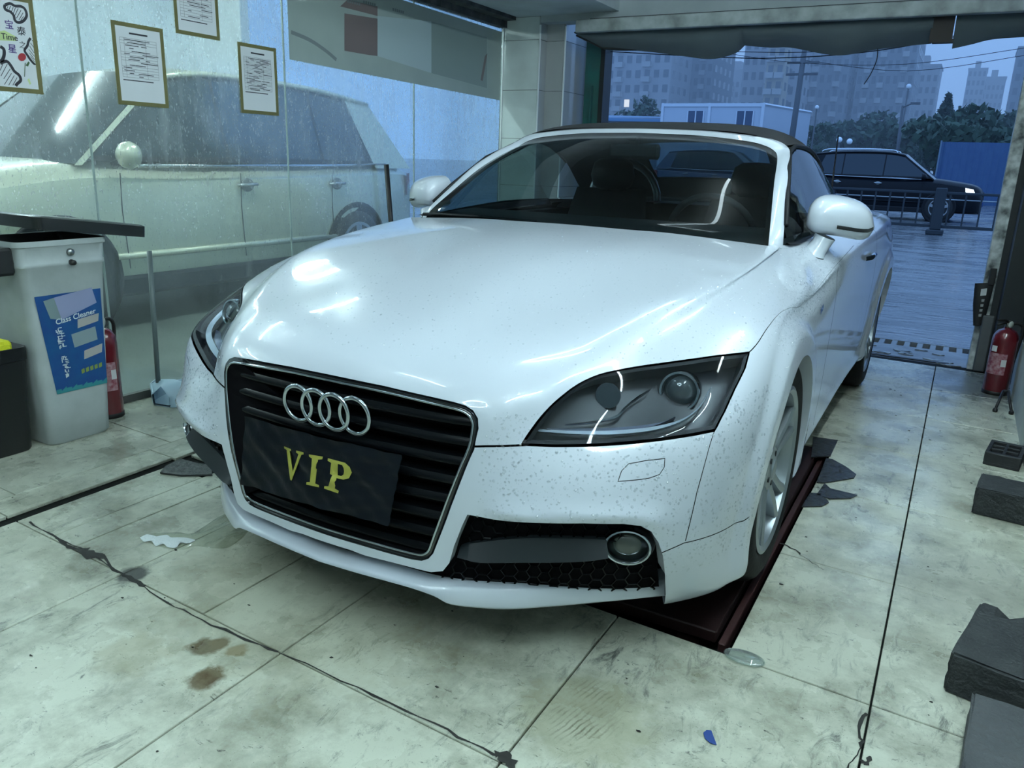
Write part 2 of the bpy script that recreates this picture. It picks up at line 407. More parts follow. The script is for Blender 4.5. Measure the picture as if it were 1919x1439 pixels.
# ---- glass partition with a car behind it
def dirty_glass():
    m = bpy.data.materials.new('dirty_wet_glass'); m.use_nodes = True; N, L = nodes_of(m); N.clear()
    out = N.new('ShaderNodeOutputMaterial'); geo = N.new('ShaderNodeNewGeometry')
    tr = N.new('ShaderNodeBsdfTransparent'); tr.inputs[0].default_value = (.80, .90, .88, 1)
    gl = N.new('ShaderNodeBsdfGlossy'); gl.inputs['Roughness'].default_value = .16; gl.inputs[0].default_value = (.9, 1, 1, 1)
    df = N.new('ShaderNodeBsdfDiffuse'); df.inputs[0].default_value = (.66, .74, .74, 1)
    def noise(scale, st, detail=6):
        mp = N.new('ShaderNodeMapping'); mp.inputs['Scale'].default_value = st; L.new(geo.outputs['Position'], mp.inputs[0])
        n = N.new('ShaderNodeTexNoise'); n.inputs['Scale'].default_value = scale; n.inputs['Detail'].default_value = detail; L.new(mp.outputs[0], n.inputs['Vector']); return n.outputs['Fac']
    def ramp(f, a, b_, c, d):
        r = N.new('ShaderNodeMapRange'); r.inputs[1].default_value = a; r.inputs[2].default_value = b_; r.inputs[3].default_value = c; r.inputs[4].default_value = d; L.new(f, r.inputs[0]); return r.outputs[0]
    def add(a, b_):
        x = N.new('ShaderNodeMath'); x.operation = 'ADD'; x.use_clamp = True; L.new(a, x.inputs[0]); L.new(b_, x.inputs[1]); return x.outputs[0]
    film = add(ramp(noise(2.2, (1, 1, 1)), .3, .7, .16, .36), add(ramp(noise(18, (1, 1, .25), 8), .5, .72, 0, .14), ramp(noise(120, (1, 1, .5), 3), .58, .7, 0, .28)))
    sz = N.new('ShaderNodeSeparateXYZ'); L.new(geo.outputs['Position'], sz.inputs[0])
    mf = N.new('ShaderNodeMath'); mf.operation = 'MULTIPLY'; L.new(film, mf.inputs[0]); L.new(ramp(sz.outputs[2], .35, 1.5, .45, 1.15), mf.inputs[1]); film = mf.outputs[0]  # film thinned towards the bottom, shaping a shaded look into the lower glass
    m1 = N.new('ShaderNodeMixShader'); L.new(film, m1.inputs[0]); L.new(tr.outputs[0], m1.inputs[1]); L.new(df.outputs[0], m1.inputs[2])
    m2 = N.new('ShaderNodeMixShader'); m2.inputs[0].default_value = .12; L.new(m1.outputs[0], m2.inputs[1]); L.new(gl.outputs[0], m2.inputs[2])
    bp = N.new('ShaderNodeBump'); bp.inputs['Strength'].default_value = .08; bp.inputs['Distance'].default_value = .004; L.new(noise(70, (1, 1, .6), 3), bp.inputs['Height']); L.new(bp.outputs[0], gl.inputs['Normal'])
    L.new(m2.outputs[0], out.inputs[0]); return m
GLASSW = dirty_glass()
wl_ = bpy.data.objects.new('wall_left', None); COL.objects.link(wl_); wl_['kind'] = 'structure'
JY = [-3.48, -2.34, -1.195, -.053, 1.084, 2.232, 3.355]
JM = mat('glass_edge', (.30, .38, .36), rough=.25, coat=.5)
for k, (a, b) in enumerate(zip(JY[:-1], JY[1:])):
    m_ = MB(); m_.add([(XL, a + .003, 0), (XL, b - .003, 0), (XL, b - .003, 2.12), (XL, a + .003, 2.12)], [(0, 1, 2, 3)]); m_.build('glass_panel', GLASSW, wl_, fixn=False)
for y in JY[1:]:
    m_ = MB(); m_.box((XL - .005, y - .003, 0), (XL + .004, y + .003, 2.12)); m_.build('glass_joint', JM, wl_)
m_ = MB(); m_.box((XL - .012, -3.5, 0), (XL + .014, 3.355, .035)); m_.build('glass_sill', mat('sill_grime', (.05, .055, .05), rough=.6), wl_)
# next-door bay
m_ = MB(); m_.box((-7.3, YB, -.1), (-7.2, YF + .2, CEIL)); struct(m_.build('wall_neighbour', mat('neighbour_wall', (.76, .84, .90), rough=.6)))
m_ = MB(); m_.box((-7.2, YF + .1, 0), (-4.9, YF + .2, CEIL)); struct(m_.build('wall_neighbour_end', MATS['neighbour_wall']))
m_ = MB(); m_.box((-7.2, YB, -.012), (XL - .02, YF, -.002)); struct(m_.build('floor_neighbour', mat('neighbour_floor', (.13, .15, .13), rough=.4, noise=(3, .6, (.08, .09, .08)))))
# ---- ceiling lamps: LED tubes, the hexagon and right-wall row added as fill
LEDM = mat('led_tube_glow', (.9, .95, .95), rough=.4, emit=LED_COLOR, estr=LED_POWER)
LEDC = mat('led_end_cap', (.7, .72, .72), rough=.4)
def hex_lamp(cx, cy, R_, label, z=CEIL - .10, rot=0.0, segs=6):
    t = thing('fill_hexagon_lamp', label, 'lamp', (cx, cy, z))
    P = [(R_ * math.cos(math.radians(60 * k) + rot), R_ * math.sin(math.radians(60 * k) + rot)) for k in range(7)]
    for k in range(segs):
        a, b = np.array(P[k]), np.array(P[k + 1]); d = (b - a) / np.linalg.norm(b - a)
        m_ = MB(); m_.tube([(*(a + d * .03), 0), (*(b - d * .03), 0)], .015, 8); m_.build('led_tube', LEDM, t, True)
        m_ = MB(); m_.lathe([(.022, -.02), (.022, .02)], 8, (a[0], a[1], 0)); m_.tube([(a[0], a[1], 0), (a[0], a[1], .10)], .006, 5); m_.build('lamp_joint', LEDC, t)
    return t
def tube_lamp(label, segs, z=CEIL - .10, mt=None):
    c = np.mean([p for sg in segs for p in sg], 0); t = thing('tube_lamp', label, 'lamp', (c[0], c[1], z))
    for a, b in segs:
        a, b = np.array(a) - c, np.array(b) - c; d = (b - a) / np.linalg.norm(b - a)
        m_ = MB(); m_.tube([(*(a + d * .02), 0), (*(b - d * .02), 0)], .015, 8); m_.build('led_tube', mt or LEDM, t, True)
        for e in (a, b):
            m_ = MB(); m_.lathe([(.022, -.02), (.022, .02)], 8, (e[0], e[1], 0)); m_.tube([(e[0], e[1], 0), (e[0], e[1], .10)], .006, 5); m_.build('lamp_joint', LEDC, t)
    return t
LED_LOW = mat('led_tube_low', (.9, .95, .95), rough=.4, emit=LED_COLOR, estr=LED_POWER * .42)
LED_FILL = mat('led_tube_fill', (.9, .95, .95), rough=.4, emit=LED_COLOR, estr=LED_POWER * 2.3)
tube_lamp('bent string of three white LED tubes on the ceiling above the car cabin', [((.08, .0), (.46, .60)), ((.46, .60), (.42, 1.50)), ((.08, .0), (.62, -.02))], mt=LED_LOW)
tube_lamp('single slanting white LED tube on the ceiling above the bonnet nose', [((-1.30, -1.05), (-.65, -1.60))], mt=LED_LOW)
for k, (a, b) in enumerate(((-2.1, -1.1), (-.85, .15), (.45, 1.45))):  # unseen tubes added to fill the right floor and fender with light
    tube_lamp('straight white LED tube added as fill light on the ceiling along the right wall, %s from the street' % ('third', 'second', 'nearest')[k], [((1.46, a), (1.46, b))], mt=LED_FILL)
hex_lamp(.35, -2.95, .60, 'added fill-light hexagon of white LED tubes on the ceiling by the rear wall')  # unseen lamp added behind the camera to provide front fill light
NBM = mat('led_tube_bright', (.9, .95, .95), rough=.4, emit=(.80, .95, 1.0, 1), estr=LED_POWER * 3.0)
tube_lamp('pair of white LED tubes on the ceiling above the silver car', [((-2.9, -.6), (-2.9, .6)), ((-2.9, 1.2), (-2.9, 2.4))], mt=NBM)
tube_lamp('pair of white LED tubes on the ceiling beyond the silver car', [((-5.9, -.6), (-5.9, .6)), ((-5.9, 1.2), (-5.9, 2.4))], mt=NBM)
tube_lamp('pair of white LED tubes on the ceiling before the silver car', [((-3.6, -2.4), (-3.6, -1.2)), ((-4.8, -2.4), (-4.8, -1.2))], mt=NBM)
# ================================================================ the white roadster
# ---- body surface: spline net, columns run round the car from the nose, rows run from sill to hood edge
NET = [
 # c0 centre
 [(0,-.80,.15),(0,-.865,.165),(0,-.885,.25),(0,-.888,.39),(0,-.878,.47),(0,-.864,.55),(0,-.842,.628),(0,-.765,.70),(0,-.50,.785),(0,-.17,.86),(0,.12,.905),(0,.40,.93)],
 [(.2,-.79,.15),(.2,-.855,.165),(.2,-.875,.25),(.2,-.877,.39),(.2,-.867,.47),(.2,-.855,.55),(.2,-.835,.628),(.205,-.755,.70),(.22,-.49,.782),(.24,-.16,.857),(.25,.13,.902),(.25,.41,.927)],
 [(.36,-.75,.145),(.36,-.82,.155),(.37,-.85,.25),(.387,-.85,.39),(.388,-.842,.47),(.389,-.827,.55),(.402,-.805,.626),(.41,-.72,.695),(.42,-.47,.775),(.45,-.15,.850),(.46,.15,.897),(.46,.43,.921)],
 [(.46,-.70,.14),(.47,-.76,.15),(.48,-.805,.25),(.485,-.825,.39),(.483,-.815,.47),(.481,-.784,.552),(.488,-.748,.618),(.510,-.672,.678),(.570,-.43,.784),(.63,-.20,.838),(.675,.10,.876),(.690,.44,.908)],
 [(.59,-.62,.13),(.60,-.68,.14),(.63,-.74,.25),(.64,-.765,.39),(.645,-.75,.47),(.652,-.69,.558),(.652,-.61,.632),(.650,-.525,.698),(.685,-.33,.778),(.715,-.12,.828),(.728,.15,.868),(.705,.48,.906)],
 [(.70,-.51,.12),(.72,-.57,.125),(.75,-.65,.25),(.76,-.68,.39),(.765,-.665,.47),(.772,-.62,.572),(.772,-.53,.648),(.765,-.42,.712),(.78,-.25,.775),(.79,-.05,.818),(.785,.2,.852),(.718,.51,.905)],
 [(.79,-.42,.13),(.82,-.46,.13),(.835,-.54,.25),(.845,-.57,.39),(.848,-.57,.47),(.847,-.55,.58),(.846,-.46,.65),(.838,-.33,.715),(.838,-.17,.768),(.835,.02,.80),(.815,.26,.838),(.735,.545,.905)],
 [(.84,-.34,.15),(.876,-.36,.155),(.885,-.36,.25),(.893,-.36,.39),(.897,-.35,.47),(.898,-.34,.57),(.894,-.28,.65),(.882,-.20,.715),(.866,-.07,.762),(.860,.08,.785),(.845,.32,.822),(.75,.58,.906)],
 [(.84,0,.15),(.875,0,.15),(.885,0,.25),(.895,0,.39),(.900,0,.47),(.903,0,.57),(.902,0,.64),(.895,.02,.695),(.882,.06,.74),(.870,.17,.772),(.862,.38,.805),(.762,.63,.908)],
 [(.82,.36,.17),(.865,.36,.19),(.885,.36,.26),(.892,.36,.39),(.896,.36,.47),(.898,.36,.57),(.898,.36,.65),(.896,.37,.70),(.890,.38,.745),(.878,.42,.785),(.872,.54,.818),(.772,.72,.913)],
 [(.81,.75,.18),(.862,.75,.20),(.884,.75,.27),(.893,.75,.39),(.897,.75,.47),(.90,.75,.57),(.902,.75,.65),(.902,.75,.71),(.900,.75,.77),(.893,.76,.82),(.875,.78,.858),(.780,.86,.922)],
 [(.81,1.25,.19),(.862,1.25,.21),(.884,1.25,.28),(.895,1.25,.39),(.90,1.25,.47),(.904,1.25,.57),(.907,1.25,.65),(.908,1.25,.71),(.906,1.25,.78),(.902,1.25,.835),(.882,1.25,.882),(.775,1.25,.935)],
 [(.81,1.75,.19),(.862,1.75,.21),(.886,1.75,.28),(.898,1.75,.39),(.904,1.75,.47),(.909,1.75,.57),(.912,1.75,.65),(.913,1.75,.71),(.912,1.75,.78),(.906,1.75,.845),(.882,1.75,.90),(.765,1.75,.945)],
 [(.80,2.13,.18),(.865,2.13,.21),(.888,2.13,.28),(.90,2.13,.39),(.907,2.13,.47),(.912,2.13,.57),(.916,2.13,.65),(.918,2.13,.71),(.917,2.13,.78),(.910,2.13,.85),(.882,2.13,.912),(.74,2.13,.955)],
 [(.80,2.468,.18),(.86,2.468,.2),(.885,2.468,.28),(.90,2.468,.39),(.909,2.468,.47),(.916,2.468,.57),(.92,2.468,.65),(.92,2.468,.71),(.916,2.468,.78),(.903,2.468,.855),(.86,2.468,.92),(.66,2.46,.955)],
 [(.77,2.80,.2),(.84,2.84,.21),(.865,2.85,.28),(.883,2.85,.39),(.892,2.85,.47),(.898,2.85,.57),(.90,2.85,.65),(.898,2.84,.71),(.892,2.83,.78),(.873,2.82,.86),(.82,2.81,.925),(.60,2.80,.95)],
 [(.70,2.98,.2),(.74,3.05,.22),(.77,3.09,.28),(.79,3.10,.39),(.795,3.10,.47),(.80,3.09,.57),(.80,3.08,.65),(.795,3.06,.71),(.785,3.04,.78),(.765,3.01,.86),(.71,2.98,.92),(.55,2.95,.945)],
 [(.42,3.10,.2),(.45,3.19,.22),(.46,3.25,.28),(.47,3.26,.39),(.47,3.25,.47),(.47,3.23,.57),(.47,3.21,.65),(.47,3.19,.71),(.46,3.17,.78),(.45,3.14,.86),(.42,3.10,.92),(.35,3.06,.945)],
 [(0,3.14,.2),(0,3.23,.22),(0,3.29,.28),(0,3.30,.39),(0,3.29,.47),(0,3.27,.57),(0,3.25,.65),(0,3.23,.71),(0,3.21,.78),(0,3.18,.86),(0,3.14,.92),(0,3.10,.945)],
]
NET = np.array(NET, float)
WHEEL_Z, WHEEL_R, ARCH_Z, ARCH_R = .325, .330, .322, .336
NC, NR = NET.shape[:2]
G = 3
net = np.concatenate([NET[1:G + 1][::-1] * [-1, 1, 1], NET, NET[-G - 1:-1][::-1] * [-1, 1, 1]], 0)
ku = np.concatenate([[0], np.cumsum(np.linalg.norm(np.diff(net, axis=0), axis=2)[:, 2:9].mean(1))]); ku -= ku[G]
kv = np.concatenate([[0], np.cumsum(np.linalg.norm(np.diff(NET[:9], axis=1), axis=2).mean(0))])
UMAX, VMAX = ku[G + NC - 1], kv[-1]
def spline_rows(t, x):
    """natural cubic spline basis: rows that map knot values to values at x"""
    n = len(t); h = np.diff(t)
    A = np.zeros((n, n)); B = np.zeros((n, n)); A[0, 0] = A[-1, -1] = 1
    for i in range(1, n - 1):
        A[i, i - 1] = h[i - 1]; A[i, i] = 2 * (h[i - 1] + h[i]); A[i, i + 1] = h[i]
        B[i, i - 1] = 6 / h[i - 1]; B[i, i] = -6 / h[i - 1] - 6 / h[i]; B[i, i + 1] = 6 / h[i]
    M = np.linalg.solve(A, B); I = np.eye(n)
    x = np.asarray(x, float); k = np.clip(np.searchsorted(t, x) - 1, 0, n - 2); hk = h[k]; a = (t[k + 1] - x) / hk; b = (x - t[k]) / hk
    return a[:, None] * I[k] + b[:, None] * I[k + 1] + (((a ** 3 - a) * hk ** 2 / 6)[:, None] * M[k]) + (((b ** 3 - b) * hk ** 2 / 6)[:, None] * M[k + 1])
RIDGES = []      # (polyline uv, height, width, sharpness)
def seg_dist(p, pl):
    d = np.full(len(p), 1e9)
    for a, b in zip(pl[:-1], pl[1:]):
        ab = b - a; t = np.clip(((p - a) @ ab) / (ab @ ab + 1e-12), 0, 1)
        d = np.minimum(d, np.linalg.norm(p - a - t[:, None] * ab, axis=1))
    return d
def smooth01(x): x = np.clip(x, 0, 1); return x * x * (3 - 2 * x)
def S0(uv):
    uv = np.atleast_2d(uv)
    return np.einsum('ki,kj,ijc->kc', spline_rows(ku, uv[:, 0]), spline_rows(kv, uv[:, 1]), net, optimize=True)
def S(uv):
    uv = np.atleast_2d(np.asarray(uv, float)); P = S0(uv)
    side = smooth01((np.abs(P[:, 0]) - .80) / .08)
    for wy in (0.0, 2.468):                         # wheel-arch flares
        r = np.hypot(P[:, 1] - wy, P[:, 2] - ARCH_Z)
        fl = smooth01((.445 - r) / .06) * smooth01((r - .2) / .1)
        P[:, 0] += .018 * fl * side * np.sign(P[:, 0] + 1e-9)
    if RIDGES:
        e = 1e-3
        d1 = S0(uv + [e, 0]) - S0(uv - [e, 0]); d2 = S0(uv + [0, e]) - S0(uv - [0, e])
        n = np.cross(d1, d2); n /= np.linalg.norm(n, axis=1)[:, None] + 1e-12
        for pl, hgt, w, sh in RIDGES:
            d = seg_dist(uv, pl)
            tp = smooth01(np.minimum(np.linalg.norm(uv - pl[0], axis=1), np.linalg.norm(uv - pl[-1], axis=1)) / .10)
            P += n * (tp * hgt * np.exp(-(np.sqrt(d * d + sh * sh) - sh) / w))[:, None]
    return P
def SN(uv):
    uv = np.atleast_2d(np.asarray(uv, float)); e = 1.5e-3
    a = S(np.clip(uv + [e, 0], [-.3, 0], [UMAX + .2, VMAX])) - S(np.clip(uv - [e, 0], [-.3, 0], [UMAX + .2, VMAX]))
    b = S(np.clip(uv + [0, e], [-.3, 0], [UMAX + .2, VMAX])) - S(np.clip(uv - [0, e], [-.3, 0], [UMAX + .2, VMAX]))
    n = np.cross(a, b); return n / (np.linalg.norm(n, axis=1)[:, None] + 1e-12)
# ray casting onto the body
_gu = np.concatenate([np.linspace(0, ku[G + 10], 150), np.linspace(ku[G + 10], ku[G + 16], 41)[1:]]); _gv = np.linspace(0, VMAX, 120)
_guv = np.stack(np.meshgrid(_gu, _gv, indexing='ij'), -1).reshape(-1, 2)
_gP = S(_guv)
_i = np.arange(189 * 119); _a = (_i // 119) * 120 + _i % 119
_T = np.concatenate([np.stack([_a, _a + 120, _a + 121], 1), np.stack([_a, _a + 121, _a + 1], 1)])
def cast(o, d):
    A, B, C = _gP[_T[:, 0]], _gP[_T[:, 1]], _gP[_T[:, 2]]
    e1, e2 = B - A, C - A; pv = np.cross(d, e2); det = (e1 * pv).sum(1); det[np.abs(det) < 1e-14] = 1e-14
    tv = o - A; w1 = (tv * pv).sum(1) / det; qv = np.cross(tv, e1); w2 = (qv @ d) / det; t = (e2 * qv).sum(1) / det
    ok = (w1 >= -1e-6) & (w2 >= -1e-6) & (w1 + w2 <= 1 + 1e-6) & (t > .05)
    if not ok.any(): return None
    k = np.where(ok)[0][np.argmin(t[ok])]
    return _guv[_T[k, 0]] * (1 - w1[k] - w2[k]) + _guv[_T[k, 1]] * w1[k] + _guv[_T[k, 2]] * w2[k]
def trace(pts):
    """outline seen in the photograph -> uv on the body"""
    r = []
    for px, py in pts:
        q = cast(CAM_C, ray(px, py))
        if q is not None: r.append(q)
        else: print('trace miss', px, py)
    return np.array(r)
def side_uv(pts):
    """(y, z) in side view -> uv"""
    r = []
    for y, z in pts:
        q = cast(np.array([1.6, y, z]), np.array([-1., 0, 0]))
        if q is not None: r.append(q)
    return np.array(r)
def front_uv(pts):
    r = []
    for x, z in pts:
        q = cast(np.array([x, -1.8, z]), np.array([0, 1., 0]))
        if q is not None: r.append(q)
        else: print('front miss', x, z)
    return np.array(r)
def dens(pl, step=.012, closed=False):
    pl = np.asarray(pl, float); q = list(pl) + ([pl[0]] if closed else []); out = []
    for a, b in zip(q[:-1], q[1:]):
        n = max(1, int(np.ceil(np.linalg.norm(b - a) / step)))
        out += [a + (b - a) * k / n for k in range(n)]
    if not closed: out.append(q[-1])
    return np.array(out)
def smooth_pl(pl, n=4, closed=False):
    """Catmull-Rom through the points"""
    pl = np.asarray(pl, float); m = len(pl); out = []
    for i in range(m if closed else m - 1):
        g = lambda k: pl[k % m] if closed else pl[min(max(k, 0), m - 1)]
        p0, p1, p2, p3 = g(i - 1), g(i), g(i + 1), g(i + 2)
        for k in range(n):
            t = k / n
            out.append(.5 * ((2 * p1) + (-p0 + p2) * t + (2 * p0 - 5 * p1 + 4 * p2 - p3) * t * t + (-p0 + 3 * p1 - 3 * p2 + p3) * t ** 3))
    if not closed: out.append(pl[-1])
    return np.array(out)
def strip(pl, w):
    """polygon of width w (m) round a uv polyline"""
    pl = np.asarray(pl, float); t = np.gradient(pl, axis=0); t /= np.linalg.norm(t, axis=1)[:, None] + 1e-12
    n = np.stack([-t[:, 1], t[:, 0]], 1) * w / 2
    return np.concatenate([pl + n, (pl - n)[::-1]])
def inside(p, poly):
    x, y = p[:, 0], p[:, 1]; c = np.zeros(len(p), bool); q = np.roll(poly, -1, 0)
    for (x1, y1), (x2, y2) in zip(poly, q):
        if y1 == y2: continue
        c ^= ((y1 > y) != (y2 > y)) & (x < (x2 - x1) * (y - y1) / (y2 - y1) + x1)
    return c
PAINT = mat('white_car_paint', (.60, .645, .715), rough=.32, coat=1.0, coatr=.04)
def rain_film(m):
    """fine rain beads too small to build, as relief of the wet film"""
    N, L = nodes_of(m); b = N['Principled BSDF']; tc = N.new('ShaderNodeTexCoord'); vo = N.new('ShaderNodeTexVoronoi'); vo.inputs['Scale'].default_value = 210
    L.new(tc.outputs['Object'], vo.inputs['Vector']); mr = N.new('ShaderNodeMapRange'); mr.inputs[1].default_value = .12; mr.inputs[2].default_value = .38; mr.inputs[3].default_value = 1; mr.inputs[4].default_value = 0; L.new(vo.outputs['Distance'], mr.inputs[0])
    n = N.new('ShaderNodeTexNoise'); n.inputs['Scale'].default_value = 5; n.inputs['Detail'].default_value = 3; L.new(tc.outputs['Object'], n.inputs['Vector'])
    m2 = N.new('ShaderNodeMapRange'); m2.inputs[1].default_value = .45; m2.inputs[2].default_value = .65; L.new(n.outputs['Fac'], m2.inputs[0])
    mu = N.new('ShaderNodeMath'); mu.operation = 'MULTIPLY'; L.new(mr.outputs[0], mu.inputs[0]); L.new(m2.outputs[0], mu.inputs[1])
    bp = N.new('ShaderNodeBump'); bp.inputs['Strength'].default_value = .12; bp.inputs['Distance'].default_value = .0012; L.new(mu.outputs[0], bp.inputs['Height']); L.new(bp.outputs[0], b.inputs['Coat Normal'])
rain_film(PAINT)
BLACK_PL = mat('black_plastic', (.009, .010, .012), rough=.45, spec=.25)
GLOSS_BLACK = mat('gloss_black', (.006, .007, .009), rough=.12, coat=.6)
CHROME = mat('chrome', (.46, .50, .54), rough=.12, metal=1.0)
SATIN = mat('satin_silver', (.45, .49, .52), rough=.3, metal=1.0)
DARK = mat('dark_void', (.004, .004, .005), rough=.9, spec=.05)
RUBBER = mat('tyre_rubber', (.007, .0075, .008), rough=.7, spec=.2, bump=(60, .15))
car = thing('sports_car', 'white open-top sports car with a closed black fabric roof and rain beads', 'car')
def ext0(pl, du=-.03):
    """close a half outline across the centre line"""
    return np.concatenate([[[du, pl[0, 1]], [-1e-9, pl[0, 1]]], pl, [[-1e-9, pl[-1, 1]], [du, pl[-1, 1]]]])
# ---- outlines
P_LAMP = trace([(979,833),(1003,797),(1025,770),(1050,746),(1085,720),(1122,703),(1160,694),(1200,687),(1250,680),(1300,673),(1350,666),(1404,660),
                (1396,690),(1376,730),(1358,770),(1340,806),(1300,814),(1240,823),(1160,831),(1100,834.5),(1040,835.5)])
uvL = P_LAMP
P_GRILLE = ext0(trace([(650,708.5),(720,723),(809,743.5),(850,753),(872,759.5),(887,769),(896,784),(897,803),(889,842),(867,894),(846,948),(821,1014),(812,1037),(803,1047),(790,1051),(770,1048),(725,1036),(660,1017)]))
_op = trace([(655,1030),(684,1041),(767,1062),(808,1072),(830,1070),(842,1055),(851,1023),(866,985),(876,964),(916,970),(985,975),(1093,976.5),(1165,978),(1198,982),(1219,994),(1234,1016),(1242,1041),(1246,1075),(1247.5,1112)])
P_OPEN = np.concatenate([[[-.03, _op[0, 1]], [-1e-9, _op[0, 1]]], _op, [[_op[-1, 0], -.02], [-.03, -.02]]])
def arch_poly(wy):
    a = np.radians(np.linspace(-22, 202, 60))
    pts = [(wy + ARCH_R * math.cos(t) - (.34 * max(0, -math.sin(t)) * ARCH_R if math.cos(t) < 0 else 0), ARCH_Z + ARCH_R * math.sin(t)) for t in a]
    q = side_uv([p for p in pts if p[1] > .175])
    return np.concatenate([q, [[q[-1, 0], -.02], [q[0, 0], -.02]]]), q
P_ARCH, ARC_F = arch_poly(0.0)
P_ARCHR, ARC_R = arch_poly(2.468)
SEAM_A = trace([(880,836.5),(910,836),(945,835.5),(985,834)])
SEAM_B = smooth_pl(trace([(1400,663),(1412,652),(1425,635),(1440,612),(1455,593),(1470,581),(1485,576),(1500,573),(1518,555),(1545,523),(1575,488),(1600,460)]))
SEAM_C = trace([(1342,800),(1324,857),(1306,922),(1291,985),(1284,1013)])
SEAM_D = trace([(1240,1035),(1281,1017),(1346,998),(1393,976),(1404,968)])
SEAM_E = smooth_pl(side_uv([(.70,.83),(.655,.70),(.645,.55),(.66,.40),(.69,.26)]))
SEAM_F = smooth_pl(side_uv([(1.74,.93),(1.80,.75),(1.80,.5),(1.76,.3)]))
WASH = trace([(1158,902),(1165,882),(1178,869),(1210,863),(1246,859),(1245,875),(1236,889),(1216,896),(1185,900)])
# sculpted lines: power-dome crease of the hood, ledge above the side intake
CREASE = smooth_pl(np.array([trace([(985,800)])[0]] + list(trace([(1040,722),(1100,655),(1180,598),(1280,545),(1360,507)]))))
RIDGES.append((CREASE, .0035, .06, .016))
RIDGES.append((smooth_pl(trace([(885,952),(960,962),(1060,966),(1150,966),(1205,970),(1232,985),(1248,1015)])), .016, .020, .008))
for r in (0,):
    _gP[:] = S(_guv)
POLYS = {'lamp': dens(smooth_pl(P_LAMP[:12], 3), .01)}
lamp_edge = np.concatenate([dens(smooth_pl(P_LAMP[:12], 3)[:-1], .01), dens(P_LAMP[11:16], .01), dens(np.concatenate([P_LAMP[16:], P_LAMP[:1]]), .01)])
POLYS = {
 'lamp': lamp_edge, 'grille': dens(P_GRILLE, .012, True), 'open': dens(P_OPEN, .012, True),
 'arch': dens(P_ARCH, .012, True), 'archr': dens(P_ARCHR, .02, True)}
lampstrip = strip(np.concatenate([lamp_edge, lamp_edge[:1]]), .007)
STRIPS = [strip(dens(SEAM_A, .01), .006), strip(dens(SEAM_B, .012), .006), strip(dens(SEAM_C, .012), .0022), strip(dens(SEAM_D, .012), .003),
          strip(dens(SEAM_E, .015), .005), strip(dens(SEAM_F, .02), .005)]
washc = dens(WASH, .008, True); washc = np.concatenate([washc, washc[:1]])
def offset_closed(pl, d):
    t = np.roll(pl, -1, 0) - np.roll(pl, 1, 0); t /= np.linalg.norm(t, axis=1)[:, None] + 1e-12
    return pl + np.stack([-t[:, 1], t[:, 0]], 1) * d
w0, w1 = offset_closed(washc[:-1], .0009), offset_closed(washc[:-1], -.0009)
LAMP_O, LAMP_I = offset_closed(lamp_edge, .0035), offset_closed(lamp_edge, -.0035)
if abs(np.cross(np.diff(LAMP_O, axis=0)[0:1], np.diff(LAMP_O, axis=0)[1:2]).sum()) < 0: pass
def area(p): q = np.roll(p, -1, 0); return .5 * (p[:, 0] * q[:, 1] - q[:, 0] * p[:, 1]).sum()
if abs(area(LAMP_O)) < abs(area(LAMP_I)): LAMP_O, LAMP_I = LAMP_I, LAMP_O
if abs(area(w0)) < abs(area(w1)): w0, w1 = w1, w0
# ---- triangulate the half shell in uv
U9 = ku[G + 9]
gu = np.concatenate([np.arange(0, U9, .0125), np.arange(U9, UMAX - .01, .035), [UMAX]])
gv = np.arange(0, VMAX + 1e-6, VMAX / round(VMAX / .0135))
pts = [tuple(p) for p in np.stack(np.meshgrid(gu, gv, indexing='ij'), -1).reshape(-1, 2)]
cons_polys = [LAMP_O, LAMP_I, POLYS['grille'], POLYS['open'], POLYS['arch'], POLYS['archr'], w0, w1] + STRIPS
cons = np.concatenate(cons_polys)
# drop grid points sitting almost on an outline
keep = np.ones(len(pts), bool); pa = np.array(pts)
hsh = {}
for c in cons: hsh.setdefault((int(c[0] // .006), int(c[1] // .006)), []).append(c)
for i, p in enumerate(pa):
    if p[0] <= 1e-9 or p[1] <= 1e-9: continue
    kx, ky = int(p[0] // .006), int(p[1] // .006)
    for dx in (-1, 0, 1):
        for dy in (-1, 0, 1):
            for c in hsh.get((kx + dx, ky + dy), ()):
                if abs(c[0] - p[0]) + abs(c[1] - p[1]) < .005: keep[i] = False
verts2 = [Vector(p) for p in pa[keep]]; edges2 = []
for pl in cons_polys:
    b = len(verts2); n = len(pl); verts2 += [Vector((float(x), float(y))) for x, y in pl]
    edges2 += [(b + i, b + (i + 1) % n) for i in range(n)]
_b = len(verts2); verts2 += [Vector((0, -.02)), Vector((0, VMAX))]; edges2.append((_b, _b + 1))     # keep the centre line as an edge
rv, re_, rf, *_ = delaunay_2d_cdt(verts2, edges2, [], 0, 1e-6)
UV = np.array([(v.x, v.y) for v in rv]); F = np.array([f for f in rf if len(f) == 3])
cen = UV[F].mean(1)
fa = np.abs(np.cross(UV[F[:, 1]] - UV[F[:, 0]], UV[F[:, 2]] - UV[F[:, 0]]))
bad = (fa < 1e-10) | (cen[:, 0] < 0) | (cen[:, 1] < 0) | (cen[:, 0] > UMAX) | (cen[:, 1] > VMAX)
cls = np.zeros(len(F), int)                       # 0 body, 1 lamp glass, 9 removed
for n in ('grille', 'open', 'arch', 'archr'): cls[inside(cen, POLYS[n])] = 9
for sp in STRIPS: cls[inside(cen, sp)] = 9
cls[inside(cen, LAMP_O)] = 9
cls[inside(cen, LAMP_I)] = 1
cls[inside(cen, w0) & ~inside(cen, w1)] = 9
cls[bad] = 9
UV[:, 0] = np.clip(UV[:, 0], 0, UMAX); UV[:, 1] = np.clip(UV[:, 1], 0, VMAX)
P3 = S(UV); N3 = SN(UV)
